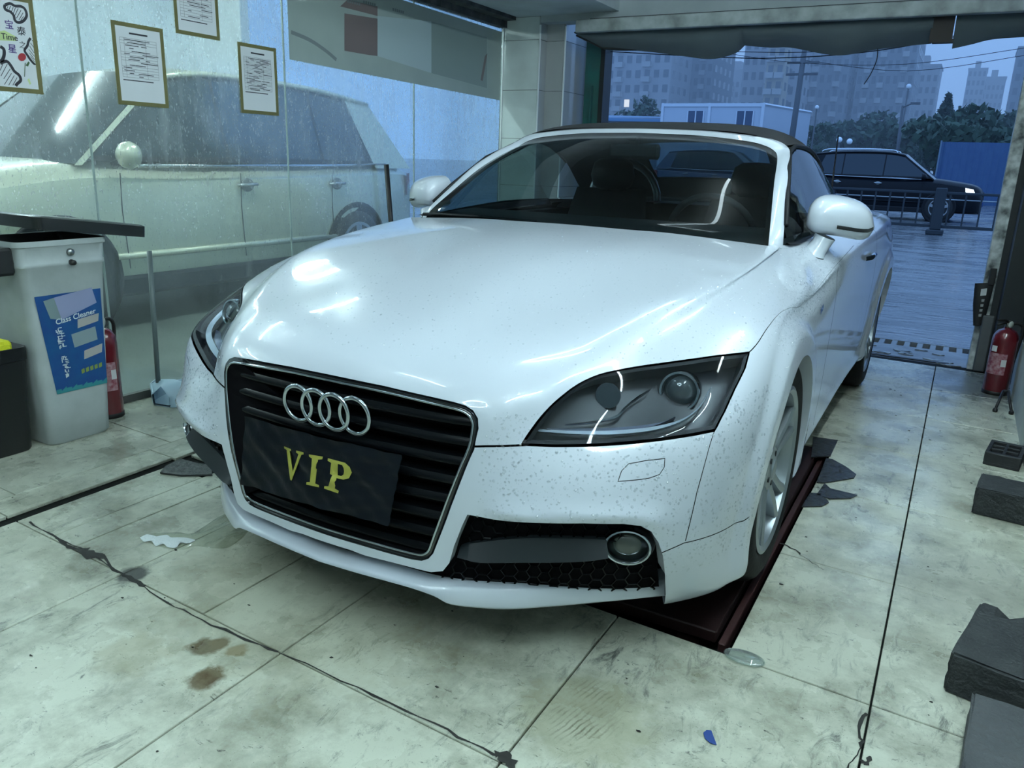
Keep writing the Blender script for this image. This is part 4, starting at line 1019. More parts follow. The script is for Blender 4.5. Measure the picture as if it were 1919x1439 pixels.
# ---- door mirrors
def mirror_shell(x0, x1):
    rows = []
    for t in np.linspace(0, 1, 17):
        x = x0 + (x1 - x0) * t
        hw = .094 * (1 - abs(2 * (t * .93 + .02) - .90) ** 4.0) ** .5 if abs(2 * (t * .93 + .02) - .90) < 1 else .004
        zc = .978 - .016 * t + .010 * math.sin(math.pi * t); up = hw * (1.0 - .26 * t); dn = hw * (.50 + .12 * t)
        yb = .800 + .015 * t; yf = yb - .145 * (1 - .55 * t ** 2) * max(.25, (hw / .085)) ** .8
        ring = []
        for k in range(25):
            a = math.pi * k / 24                     # from top rear over the nose to the bottom rear
            ca, sa = math.cos(a), math.sin(a)
            z = zc + (up if ca > 0 else dn) * (abs(ca) ** .75) * (1 if ca > 0 else -1)
            ring.append((x, yb + (yf - yb) * sa ** .72, z))
        rows.append(ring)
    return rows
ms = mirror_shell(.768, .972)
for sx in (1, -1):
    k = np.array([sx, 1, 1])
    def mk(m_, nm, mt, par, ang=45):
        return (m_ if sx > 0 else mirrored(m_)).build(nm, mt, par, True, angle=ang)
    mb = MB(); mb.grid(ms); n_ = 25
    mb.f.append(tuple(range(n_))); mb.f.append(tuple(16 * n_ + q for q in range(n_)))
    mo = mk(mb, 'door_mirror', PAINT, car); mo['label'] = 'white door mirror housing with a black trim line'
    mb = MB(); mb.add([p for r in ms for p in (r[0], r[-1])], [(2 * i, 2 * i + 1, 2 * i + 3, 2 * i + 2) for i in range(16)]); mk(mb, 'mirror_glass', mat('mirror_silver', (.5, .55, .6), rough=.03, metal=1), mo)
    mb = MB(); tr = [np.array(ms[i][14]) * .35 + np.array(ms[i][13]) * .65 for i in range(8, 17)]
    mb.grid([[p + [0, -.003, .006] for p in tr], [p + [0, -.006, 0] for p in tr], [p + [0, -.003, -.006] for p in tr]]); mk(mb, 'turn_signal', GLOSS_BLACK, mo)
    mb = MB(); rr_ = []
    for (c, ax, ay) in (((.805, .665, .868), .038, .042), ((.812, .685, .885), .032, .038), ((.822, .705, .905), .030, .036), ((.830, .720, .930), .034, .040)):
        rr_.append([(c[0] + ax * math.cos(a), c[1] + ay * math.sin(a), c[2] + .012 * math.cos(a) * -1) for a in np.linspace(0, 2 * np.pi, 21)])
    mb.grid(rr_); mk(mb, 'mirror_stalk', PAINT, mo)
    mb = MB(); mb.tube([(c[0] * 1.001, c[1], c[2] + .001) for c in rr_[0]], .0018, 5, cap=False); mk(mb, 'stalk_joint', DARK, mo)
    # door handle and mast antenna
    mb = MB(); mb.tube([(.900, 1.42, .795), (.922, 1.45, .800), (.926, 1.54, .805), (.905, 1.58, .806)], [.010, .011, .011, .010], 8); mk(mb, 'door_handle', CHROME, car)
    mb = MB(); bd = side_uv([(.40, .73)]); q = S(bd)[0]; nq = SN(bd)[0]
    mb.add([q + nq * .002 + np.array(d) for d in ((0, -.028, .004), (0, .02, .016), (0, .03, -.004), (0, -.018, -.016))], [(0, 1, 2, 3)]); mk(mb, 'side_badge', GLOSS_BLACK, car, None)
mb = MB(); mb.tube([at(1553, 400, 1, 2.45), at(1571, 254, 1, 2.62)], [.006, .0035], 6); mb.build('antenna', BLACK_PL, car, True)
# ---- cabin
mb = MB(); mb.grid([[(x, .46 + .03 * (x / .6) ** 2, .905) for x in np.linspace(-.68, .68, 9)], [(x, .62, .925) for x in np.linspace(-.68, .68, 9)], [(x, .84, .935) for x in np.linspace(-.67, .67, 9)], [(x, .90, .90) for x in np.linspace(-.67, .67, 9)], [(x, .86, .62) for x in np.linspace(-.66, .66, 9)]]); mb.build('dashboard', INTERIOR, car, True)
for sx in (1, -1):
    mb = MB(); mb.grid([[(sx * .36 + w * q, y, z) for q in (-1, -.9, -.45, 0, .45, .9, 1)] for w, y, z in ((.23, 1.05, .50), (.24, 1.45, .46), (.24, 1.52, .56), (.22, 1.60, .85), (.19, 1.66, 1.02), (.16, 1.69, 1.02), (.20, 1.66, .80), (.22, 1.58, .45))])
    so = mb.build('seat', LEATHER, car, True)
    hd = MB(); hd.lathe([(.001, -.075), (.07, -.072), (.105, -.05), (.12, 0), (.105, .06), (.07, .082), (.001, .086)], 20); hd.v = [(sx * .36 + x * 1.0, 1.67 + y * .42, 1.085 + z) for x, y, z in hd.v]; hd.build('headrest', LEATHER, so, True)
    mb = MB(); aa = np.linspace(0, np.pi, 13); mb.tube([(sx * .36 + .19 * math.cos(a), 1.84, .95 + .20 * math.sin(a)) for a in aa], .02, 8); mb.build('roll_hoop', SATIN, car, True)
mb = MB(); A_ = np.linspace(0, 2 * np.pi, 29)[:-1]; mb.tube([(.36 + .175 * math.cos(a), 1.0 - .06 * math.sin(a), .87 + .165 * math.sin(a)) for a in A_], .014, 8, closed=True)
sw = mb.build('steering_wheel', INTERIOR, car, True)
mb = MB(); mb.lathe([(.001, .02), (.05, .016), (.065, -.02), (.03, -.1)], 16); oriented(mb, (.36, 1.0, .865), (0, 1, .3)); mb.build('wheel_hub', INTERIOR, sw, True)
mb = MB(); mb.box((-.11, 1.00, 1.165), (.11, 1.03, 1.225), .012); mb.tube([(0, 1.03, 1.2), (0, 1.05, 1.255)], .01, 6); mb.build('rear_view_mirror', INTERIOR, car)
mb = MB(); mb.box((-.64, 1.9, .60), (.64, 2.15, .95)); mb.build('parcel_shelf', INTERIOR, car)
for sx in (1, -1):
    mb = MB(); mb.box((sx * .70 - .03, .6, .35), (sx * .70 + .03, 2.0, .90)); mb.build('door_trim', INTERIOR, car)
mb = MB(); mb.box((-.70, .45, .24), (.70, 2.1, .28)); mb.build('cabin_floor', INTERIOR, car)
# ---- rain beads on the paint
def beads(name, n, lo_u, hi_u, lo_v, hi_v, rmin, rmax, seed_, flat=.5):
    g = np.random.default_rng(seed_); q = np.stack([g.uniform(lo_u, hi_u, n), g.uniform(lo_v, hi_v, n)], 1)
    sgn = np.where(g.random(n) < .5, -1, 1)
    ok = np.ones(n, bool)
    for nm in ('grille', 'open', 'arch'): ok &= ~inside(q, POLYS[nm])
    ok &= ~inside(q, LAMP_O); q = q[ok]; sgn = sgn[ok]
    p, nn = S(q), SN(q); p[:, 0] *= sgn; nn[:, 0] *= sgn
    t = np.cross(nn, [0, 0, 1.0] + 0 * nn); t /= np.linalg.norm(t, axis=1)[:, None] + 1e-9; b = np.cross(nn, t)
    r = (rmin + (rmax - rmin) * g.random(len(q)) ** 2.2)
    V_ = []; F_ = []
    c6 = [(math.cos(math.pi / 3 * k), math.sin(math.pi / 3 * k)) for k in range(6)]
    ring1 = np.stack([p + r[:, None] * (c * t + s_ * b * g.uniform(.8, 1.3, (len(q), 1))) - nn * .0002 for c, s_ in c6], 1)
    ring2 = np.stack([p + .62 * r[:, None] * (c * t + s_ * b) + nn * (r * flat * .8)[:, None] for c, s_ in c6], 1)
    tip = (p + nn * (r * flat)[:, None])[:, None]
    V_ = np.concatenate([ring1, ring2, tip], 1).reshape(-1, 3)
    base = []
    for k in range(6):
        l = (k + 1) % 6; base += [(k, l, 6 + l), (k, 6 + l, 6 + k), (6 + k, 6 + l, 12)]
    F_ = (np.array(base)[None] + 13 * np.arange(len(q))[:, None, None]).reshape(-1, 3)
    o = link_mesh(name, V_, F_, BEAD, car, True); o['kind'] = 'stuff'; return o
BEAD = bpy.data.materials.new('rain_bead'); BEAD.use_nodes = True; _N, _L = nodes_of(BEAD); _N.clear()
_o, _t, _g, _m = _N.new('ShaderNodeOutputMaterial'), _N.new('ShaderNodeBsdfTransparent'), _N.new('ShaderNodeBsdfGlossy'), _N.new('ShaderNodeMixShader')
_t.inputs[0].default_value = (.94, .96, .98, 1); _g.inputs['Roughness'].default_value = .06; _m.inputs[0].default_value = .22
_L.new(_t.outputs[0], _m.inputs[1]); _L.new(_g.outputs[0], _m.inputs[2]); _L.new(_m.outputs[0], _o.inputs[0])
beads('rain_beads', 6000, .42, ku[G + 7], kv[2], kv[6], .0011, .0040, 1)
beads('rain_beads', 14000, 0, ku[G + 10], kv[7], VMAX - .03, .0008, .0030, 2, .4)
beads('rain_beads', 8000, ku[G + 7], ku[G + 11], kv[4], kv[10], .0006, .0022, 3)
# ================================================================ things in the garage
def text2d(s, size=1.0, bold=False):
    """flat outline mesh of a string (x right, y up), centred on its own box"""
    cu = bpy.data.curves.new('lettering', 'FONT'); cu.body = s; cu.size = size; cu.resolution_u = 3
    if bold: cu.offset = .012 * size
    o = bpy.data.objects.new('lettering', cu); COL.objects.link(o)
    me = bpy.data.meshes.new_from_object(o.evaluated_get(bpy.context.evaluated_depsgraph_get()))
    v = np.array([tuple(p.co) for p in me.vertices]).reshape(-1, 3); f = [tuple(p.vertices) for p in me.polygons]
    bpy.data.objects.remove(o); bpy.data.curves.remove(cu); bpy.data.meshes.remove(me)
    if len(v):
        lo, hi = v.min(0), v.max(0); v = v - (lo + hi) / 2
    return v[:, :2], f
class Plane2D:
    """flat frame in space: s right, t up, with an outward normal"""
    def __init__(s, o, r, u): s.o = np.array(o, float); s.r = np.array(r, float); s.u = np.array(u, float); s.n = np.cross(s.r, s.u); s.n /= np.linalg.norm(s.n)
    def p(s, a, b, d=0.0): return s.o + a * s.r + b * s.u + d * s.n
    def quad(s, mb, a0, b0, a1, b1, d): mb.add([s.p(a0, b0, d), s.p(a1, b0, d), s.p(a1, b1, d), s.p(a0, b1, d)], [(0, 1, 2, 3)])
    def poly(s, mb, pts, d):
        q = [s.p(a, b, d) for a, b in pts]; mb.add(q, [tuple(range(len(q)))])
    def text(s, mb, string, a, b, size, d, bold=False, rot=0.0):
        v, f = text2d(string, size, bold); c, sn = math.cos(rot), math.sin(rot)
        mb.add([s.p(a + x * c - y * sn, b + x * sn + y * c, d) for x, y in v], f)
    def stroke(s, mb, pts, w, d):
        pts = np.array(pts, float); t = np.gradient(pts, axis=0); t /= np.linalg.norm(t, axis=1)[:, None] + 1e-9; n = np.stack([-t[:, 1], t[:, 0]], 1) * w / 2
        L_, R_ = pts + n, pts - n
        mb.grid([[s.p(a, b, d) for a, b in L_], [s.p(a, b, d) for a, b in R_]])
INK = mat('print_ink', (.03, .03, .04), rough=.7); INK_BLUE = mat('ink_violet', (.10, .06, .22), rough=.7); INK_RED = mat('ink_red', (.35, .03, .04), rough=.7); INK_GREEN = mat('ink_lime', (.45, .55, .10), rough=.7)
PAPER = mat('white_paper', (.72, .74, .76), rough=.6, noise=(14, .2, (.62, .64, .66)))
TAPE = mat('olive_tape', (.14, .13, .045), rough=.55, noise=(20, .4, (.10, .09, .03)))
# ---- framed sheets taped to the glass (wall faces +x; right in the picture is +y)
def sheet(y0, y1, z0, z1, label, seedv, rot=0.0, dense=18, tape=TAPE):
    w, h = y1 - y0, z1 - z0; t = thing('paper_notice', label, 'notice', (XL + .004, (y0 + y1) / 2, (z0 + z1) / 2))
    c, s_ = math.cos(rot), math.sin(rot); pl = Plane2D((0, 0, 0), (0, c, s_), (0, -s_, c)); bw = .017
    m_ = MB()
    for a0, b0, a1, b1 in ((-w/2, -h/2, w/2, -h/2 + bw), (-w/2, h/2 - bw, w/2, h/2), (-w/2, -h/2 + bw, -w/2 + bw, h/2 - bw), (w/2 - bw, -h/2 + bw, w/2, h/2 - bw)):
        m_.add([pl.p(a, b, d) for d in (.0, .0018) for a, b in ((a0, b0), (a1, b0), (a1, b1), (a0, b1))], [(4, 5, 6, 7), (0, 1, 5, 4), (1, 2, 6, 5), (2, 3, 7, 6), (3, 0, 4, 7)])
    m_.build('tape_border', tape, t, fixn=False)
    m_ = MB(); pl.quad(m_, -w/2 + .006, -h/2 + .006, w/2 - .006, h/2 - .006, .0008); m_.build('sheet', PAPER, t, fixn=False)
    return t, pl, w, h
def table_print(t, pl, w, h, seedv, rows, bottom):
    g = random.Random(seedv); m_ = MB(); lw = .0009; x0, x1 = -w/2 + .034, w/2 - .040; top = h/2 - .062; z = top
    pl.quad(m_, -.045, h/2 - .045, .045, h/2 - .038, .0014)
    ys = [top - (top - bottom) * k / rows for k in range(rows + 1)]
    for k, yv in enumerate(ys):
        if g.random() < .8: pl.quad(m_, x0, yv - lw / 2, x1, yv + lw / 2, .0014)
        if k < rows:
            for _ in range(g.randint(1, 3)):
                a = g.uniform(x0 + .004, x1 - .05); pl.quad(m_, a, yv - .0075, a + g.uniform(.02, .07), yv - .0045, .0014)
    for a in (x0, x0 + .02, x1 - .055, x1): pl.quad(m_, a - lw / 2, bottom, a + lw / 2, top, .0014)
    pl.quad(m_, x0, bottom - .014, x1 - .03, bottom - .010, .0014)
    m_.build('printed_table', INK, t, fixn=False)
t, pl, w, h = sheet(.092, .345, 1.318, 1.653, 'printed notice sheet with olive tape border and a widely ruled table', 1); table_print(t, pl, w, h, 3, 14, -h/2 + .115)
t, pl, w, h = sheet(.414, .664, 1.646, 1.98, 'printed notice sheet with olive tape border stuck highest on the glass', 2); table_print(t, pl, w, h, 8, 16, -h/2 + .075)
t, pl, w, h = sheet(.770, 1.025, 1.325, 1.657, 'printed notice sheet with olive tape border and a closely ruled table', 3); table_print(t, pl, w, h, 11, 24, -h/2 + .115)
# hand-drawn poster
t, pl, w, h = sheet(-.80, -.232, 1.331, 1.676, 'hand-drawn white poster with striped clouds, a rose and the word Time', 4)
t.name = 'drawn_poster'
def P_(px, py):                      # photograph pixel -> poster plane
    q = at(px, py, 0, XL + .004); return (q[1] - (-.80 - .232) / 2, q[2] - (1.331 + 1.676) / 2)
def Z_(x, y): return P_(x * 110 / 833, y * 190 / 1439)
m_ = MB(); m2 = MB()
def cloud(pts, w_, closed=False, hatch=None):
    q = [Z_(*p) for p in pts]; q = smooth_pl_(np.array(q + ([q[0]] if closed else [])), 4); pl.stroke(m_, q, w_, .0016)
    if hatch:
        for a, b in hatch: pl.stroke(m_, [Z_(*a), Z_(*b)], .0022, .0015)
cloud([(70,70),(140,50),(210,85),(290,90),(350,130),(375,220),(330,295),(260,320),(210,290),(190,220),(140,165),(80,140),(60,100)], .010, True,
      [((110,90),(95,125)),((150,80),(125,135)),((185,100),(160,165)),((215,110),(185,200)),((255,120),(205,225)),((295,145),(230,260)),((325,180),(265,285)),((330,235),(290,290))])
cloud([(430,540),(400,590),(385,650),(345,715),(390,790),(430,850),(480,905),(495,900)], .009, False, [((450,570),(475,600)),((430,610),(480,680)),((415,650),(480,750)),((405,700),(485,800)),((415,750),(490,850)),((430,800),(490,880))])
cloud([(0,900),(90,870),(150,930),(200,1010),(270,1070),(290,1140),(240,1190),(220,1220)], .011, False, [((40,900),(0,1000)),((100,910),(10,1080)),((140,980),(50,1120)),((160,1040),(60,1200)),((200,1070),(120,1210)),((240,1100),(180,1210))])
cloud([(0,660),(50,700),(55,780),(30,850),(0,870)], .012)
def at_text(mb, s_, x, y, size, bold=True): a, b = Z_(x, y); pl.text(mb, s_, a, b, size, .0017, bold)
at_text(m2, '宝', 125, 345, .034); at_text(m2, '星', 170, 690, .034)
at_text(m_, '泰', 300, 440, .034); at_text(m_, '之', 318, 635, .028, False); at_text(m_, 'Time', 130, 525, .030)
m_.build('ink_drawing', INK, t, fixn=False); m2.build('violet_characters', INK_BLUE, t, fixn=False)
for pg in (((-40,450),(60,430),(225,520),(225,585),(-40,570)), ((385,1130),(410,1110),(440,1190),(420,1205))):
    m_ = MB(); pl.poly(m_, [Z_(*p) for p in pg], .0012); m_.build('lime_highlight', mat('ink_pale_lime', (.55, .65, .30), rough=.7), t, fixn=False)
m_ = MB(); pl.poly(m_, [Z_(310 + 58 * math.cos(a), 810 + 58 * math.sin(a)) for a in np.linspace(6.28, 0, 12)[:-1]], .0015); m_.build('rose', INK_RED, t, fixn=False)
m_ = MB(); pl.stroke(m_, [Z_(*p) for p in ((355,890),(350,980),(345,1090))], .003, .0015); pl.poly(m_, [Z_(*p) for p in ((360,930),(400,870),(420,890),(395,945))], .0015); m_.build('rose_stem', mat('ink_dark_green', (.05, .10, .04), rough=.7), t, fixn=False)
# ---- printed banner along the top of the glass
bn = thing('banner', 'faded grey-green banner with a brown panel along the top of the glass', 'banner', (XL + .004, 2.2, 1.85))
bp_ = Plane2D((0, 0, 0), (0, 1, 0), (0, 0, 1))
def bq(pts): return [(at(px, py, 0, XL + .004)[1] - 2.2, at(px, py, 0, XL + .004)[2] - 1.85) for px, py in pts]
BAN = mat('banner_print', (.34, .40, .37), rough=.45, noise=(5, .4, (.26, .31, .29)))
m_ = MB(); a = bq([(533, 0), (533, 107), (912, 185), (940, 190)]); bp_.poly(m_, [(1.12 - 2.2, 1.615 - 1.85), (3.33 - 2.2, 1.575 - 1.85), (3.33 - 2.2, 2.06 - 1.85), (1.12 - 2.2, 2.08 - 1.85)], .001); m_.build('banner_sheet', BAN, bn, fixn=False)
m_ = MB(); bp_.poly(m_, bq([(645, 25), (645, 95), (690, 103), (707, 105), (707, 35)])[::-1][::-1], .002); bp_.poly(m_, bq([(637, 12), (650, 0), (707, 12), (707, 30)]), .002); m_.build('brown_panel', mat('banner_brown', (.165, .128, .122), rough=.5), bn, fixn=False)
m_ = MB(); bp_.poly(m_, bq([(707, 30), (707, 105), (808, 137), (808, 40)]), .002); m_.build('pale_panel', mat('banner_pale', (.40, .49, .50), rough=.5), bn, fixn=False)
m_ = MB(); bp_.poly(m_, bq([(808, 40), (808, 137), (912, 165), (912, 70)]), .002); m_.build('green_panel', mat('banner_green', (.23, .29, .27), rough=.5), bn, fixn=False)
m_ = MB(); bp_.poly(m_, bq([(908, 105), (900, 150), (904, 152), (913, 100)]), .0025); m_.build('brown_strip', MATS['banner_brown'], bn, fixn=False)
m_ = MB()
for px, py, wd in ((680, 6, 30), (735, 20, 40), (650, 4, 12)):
    q = bq([(px, py)])[0]
    for k in range(6): bp_.quad(m_, q[0] + k * .02, q[1], q[0] + k * .02 + .013, q[1] + .016, .0028)
m_.build('banner_print_marks', mat('banner_ink', (.17, .20, .20), rough=.6), bn, fixn=False)['kind'] = 'stuff'
m_ = MB(); bp_.stroke(m_, smooth_pl_(np.array(bq([(545, 60), (580, 75), (610, 95), (630, 112)])), 4), .02, .0015); m_.build('banner_brush_line', MATS['banner_ink'], bn, fixn=False)
# ---- tall pale bin with open black lid
def rrect(w, d, r, n=5):
    q = []
    for cx, cy, a0 in ((w - r, d - r, 0), (-w + r, d - r, 90), (-w + r, -d + r, 180), (w - r, -d + r, 270)):
        for k in range(n): a = math.radians(a0 + 90 * k / (n - 1)); q.append((cx + r * math.cos(a), cy + r * math.sin(a)))
    return q
BCX, BCY = -1.857, -.412
bin1 = thing('bin', 'tall pale grey plastic bin with a blue poster and black lid by the glass', 'bin', (BCX, BCY, 0))
BINP = mat('bin_plastic', (.42, .46, .46), rough=.42, noise=(9, .5, (.28, .31, .30)), bump=(60, .05))
prof = [(.118, .122, .0), (.126, .130, .012), (.132, .142, .25), (.140, .158, .55), (.146, .168, .700), (.150, .172, .704), (.150, .172, .716), (.147, .170, .720), (.150, .175, .775), (.156, .181, .780), (.156, .181, .800)]
m_ = MB(); m_.grid([[(x, y, z) for x, y in (lambda q: q + q[:1])(rrect(w, d, .035))] for w, d, z in prof]); m_.f.append(tuple(range(20)))
m_.build('bin_body', BINP, bin1, True, angle=50)
m_ = MB(); m_.grid([[(x, y, z) for x, y in (lambda q: q + q[:1])(rrect(w, d, .033))] for w, d, z in ((.154, .179, .799), (.146, .170, .799), (.138, .16, .60))]); m_.f.append(tuple(2 * 21 + k for k in range(20))); m_.build('bin_mouth', DARK_, bin1, True) if 0 else m_.build('bin_mouth', mat('bin_inside', (.02, .02, .022), rough=.7), bin1, True)
m_ = MB(); m_.grid([[(x, y, z) for x, y in (lambda q: q + q[:1])(rrect(w, d, .03))] for w, d, z in ((.170, .225, -.022), (.172, .228, .022), (.160, .216, .028))]); m_.f.append(tuple(2 * 21 + k for k in range(20)))
m_.v = [(x + .010, y + .115, z + .838 - y * .13) for x, y, z in m_.v]
m_.build('bin_lid', mat('black_lid', (.01, .012, .013), rough=.25), bin1, True, angle=40)
m_ = MB(); m_.box((.0, -.25, .68), (.12, -.17, .78), .01); m_.build('bin_handle', mat('black_handle', (.01, .011, .012), rough=.4), bin1)
m_ = MB(); m_.lathe([(.0005, .012), (.012, .012), (.014, .0)], 14); m_.v = [(.150 + z, .02 + x, .752 + y) for x, y, z in m_.v]; m_.build('lock_button', mat('lock_steel', (.4, .42, .42), rough=.3, metal=1), bin1, True)
m_ = MB(); m_.lathe([(.0005, .018), (.010, .018), (.012, .0)], 12); m_.v = [(.149 + z, .022 + x, .712 + y) for x, y, z in m_.v]; m_.build('lock_knob', mat('knob_black', (.01, .01, .01), rough=.4), bin1, True)
# poster on the bin: frame fitted to the sloping side
def bin_face_x(z): return BCX + np.interp(z, [p[2] for p in prof], [p[0] for p in prof])
def bpt(px, py, d=.002):
    x = -1.722
    for _ in range(4): q = at(px, py, 0, x); x = bin_face_x(q[2]) + d
    return at(px, py, 0, x)
BQ = [bpt(64, 557), bpt(188, 540), bpt(201, 717), bpt(107, 739)]
def bpm(s, t, d=0.0): return (BQ[0] * (1 - s) + BQ[1] * s) * (1 - t) + (BQ[3] * (1 - s) + BQ[2] * s) * t + np.array([d, 0, 0]) - np.array(bin1.location)
m_ = MB(); m_.grid([[bpm(s, t) for t in np.linspace(0, 1, 8)] for s in np.linspace(0, 1, 5)]); po = m_.build('poster', mat('poster_blue', (.012, .055, .20), rough=.4, noise=(20, .5, (.01, .10, .22))), bin1, fixn=False); po['label'] = 'blue glass cleaner poster'
def bquad(name, mt, rects, d=.001):
    m_ = MB()
    for r in rects: m_.add([bpm(s, t, d) for s, t in r], [(0, 1, 2, 3)])
    return m_.build(name, mt, po, fixn=False)
bquad('lilac_patch', mat('poster_lilac', (.25, .27, .42), rough=.5), [[(.27, .03), (.86, -.02), (.92, .14), (.33, .26)]])
bquad('grey_patch', mat('poster_greygreen', (.18, .24, .25), rough=.5), [[(.11, .05), (.27, .03), (.33, .26), (.16, .23)]], .0012)
bquad('grey_patch', mat('poster_grey', (.22, .28, .30), rough=.5), [[(.44, .42), (.86, .38), (.88, .52), (.46, .56)]])
for r_ in ([(.58, .28), (.94, .25), (.92, .33), (.56, .37)], [(.62, .61), (.96, .57), (.94, .66), (.60, .70)]): bquad('cream_patch', mat('poster_cream', (.38, .36, .34), rough=.5), [r_])
bquad('yellow_line', mat('poster_yellow', (.20, .26, .06), rough=.5), [[(.52 + .085 * k, .80 - .006 * k), (.58 + .085 * k, .79 - .006 * k), (.58 + .085 * k, .835 - .006 * k), (.52 + .085 * k, .845 - .006 * k)] for k in range(5)])
bquad('teal_edge', mat('poster_teal', (.03, .20, .22), rough=.5), [[(.0 + .1 * k, .955 + .02 * (k % 2)), (.1 + .1 * k, .955 - .02 * (k % 2)), (.1 + .1 * k, 1), (.0 + .1 * k, 1)] for k in range(10)])
v, f = text2d('Class Cleaner', 1.0, True); ext_ = v.max(0) - v.min(0)
m_ = MB(); m_.add([bpm(.56 + x / ext_[0] * .66, .245 - .055 * (x / ext_[0]) - y / ext_[1] * .055, .0016) for x, y in v], f); m_.build('lettering', mat('poster_white', (.65, .70, .70), rough=.5), po, fixn=False)
m_ = MB(); g = random.Random(5)
for c, (s0, t0) in enumerate([(.20, .33 + .052 * k) for k in range(4)] + [(.20, .62 + .055 * k) for k in range(4)]):
    for _ in range(7):
        a, b = s0 + g.uniform(0, .08), t0 + g.uniform(0, .04); hw = g.random() < .5
        q = [(a, b), (a + (.06 if hw else .015), b), (a + (.06 if hw else .015), b + (.007 if hw else .03)), (a, b + (.007 if hw else .03))]
        m_.add([bpm(s, t_, .0014) for s, t_ in q], [(0, 1, 2, 3)])
m_.build('small_characters', MATS['poster_white'], po, fixn=False)
# ---- low black bin with a yellow sponge
bb = thing('bin', 'low black plastic bin standing beside the tall pale bin', 'bin', (-1.905, -.80, 0))
m_ = MB(); BBP = [(.13, .21, .0), (.135, .215, .01), (.150, .228, .36), (.154, .232, .362), (.154, .232, .41)]
m_.grid([[(x, y, z) for x, y in (lambda q: q + q[:1])(rrect(w, d, .03))] for w, d, z in BBP]); m_.f.append(tuple(range(20))); m_.build('bin_body', mat('black_bin', (.008, .009, .010), rough=.35), bb, True, angle=50)
m_ = MB(); m_.grid([[(x, y, z) for x, y in (lambda q: q + q[:1])(rrect(w, d, .028))] for w, d, z in ((.154, .232, .41), (.146, .224, .41), (.142, .22, .33))]); m_.f.append(tuple(2 * 21 + k for k in range(20))); m_.build('bin_mouth', mat('bin_inside', (.02, .02, .022), rough=.7), bb, True)
m_ = MB(); m_.box((-1.86, -.72, .33), (-1.765, -.615, .438), .012); tag(m_.build('sponge', mat('yellow_sponge', (.62, .62, .02), rough=.8, bump=(120, .5))), 'bright yellow sponge poking out of the low black bin', 'sponge')
# ---- fire extinguishers
RED = mat('extinguisher_red', (.11, .008, .013), rough=.25, coat=.6)
def extinguisher(label, x, y, r, hgt, rotz, tilt=0.0):
    t = thing('fire_extinguisher', label, 'fire extinguisher', (x, y, 0), rotz, 'red fire extinguishers'); t.rotation_euler.x = tilt
    m_ = MB(); m_.lathe([(r * .9, 0), (r, .012), (r, hgt * .78), (r * .93, hgt * .85), (r * .7, hgt * .91), (r * .3, hgt * .94), (r * .28, hgt * .96)], 28); m_.build('cylinder', RED, t, True, angle=50)
    m_ = MB(); m_.lathe([(r * 1.01, .0), (r * 1.01, .02), (r * .98, .022)], 28); m_.build('foot_ring', mat('black_foot', (.012, .012, .012), rough=.5), t, True)
    m_ = MB(); m_.lathe([(r * .26, hgt * .95), (r * .26, hgt * 1.0), (r * .2, hgt * 1.03)], 14); m_.box((-.012, -.012, hgt * 1.0), (.012, .012, hgt * 1.05)); m_.build('valve', mat('valve_brass', (.12, .12, .10), rough=.4, metal=.8), t, True, angle=40)
    m_ = MB(); m_.tube([(0, 0, hgt * 1.03), (0, -.03, hgt * 1.06), (0, -.085, hgt * 1.07)], .007, 6); m_.tube([(0, 0, hgt * 1.02), (0, -.03, hgt * 1.02), (0, -.08, hgt * 1.0)], .006, 6); m_.build('lever', mat('black_lever', (.01, .01, .01), rough=.5), t, True)
    m_ = MB(); m_.tube(smooth_pl_(np.array([(0, .01, hgt * 1.0), (.02, .05, hgt * 1.01), (.03, r + .02, hgt * .92), (.02, r + .018, hgt * .6), (.01, r + .014, hgt * .30)]), 5), .008, 7); m_.build('hose', mat('hose_black', (.012, .012, .012), rough=.6), t, True)
    m_ = MB(); m_.lathe([(.017, 0), (.019, .003), (.017, .006)], 14); m_.v = [(r * .2 + z, y_ + .0, z_ + hgt * 1.0) for z_, y_, z in m_.v]; m_.build('gauge', mat('gauge_white', (.5, .55, .5), rough=.3), t, True)
    def wrap(name, a0, a1, z0, z1, mt):
        m_ = MB(); m_.grid([[((r + .0012) * math.cos(a), (r + .0012) * math.sin(a), z) for z in (z0, z1)] for a in np.linspace(a0, a1, 9)]); m_.build(name, mt, t, True, fixn=False)
    wrap('label_plate', -2.1, -.5, hgt * .30, hgt * .60, mat('ext_label', (.20, .03, .05), rough=.4, noise=(60, .9, (.45, .30, .32))))
    wrap('label_tick', -.9, -.5, hgt * .42, hgt * .52, mat('ext_white', (.6, .6, .6), rough=.5)); wrap('label_tick', -1.9, -1.4, hgt * .62, hgt * .70, MATS['ext_white'])
    return t
extinguisher('red fire extinguisher standing on the floor against the right wall', 1.535, 2.74, .062, .385, math.radians(-40))
extinguisher('red fire extinguisher standing behind the tall pale bin', -1.905, -.175, .058, .42, math.radians(40))
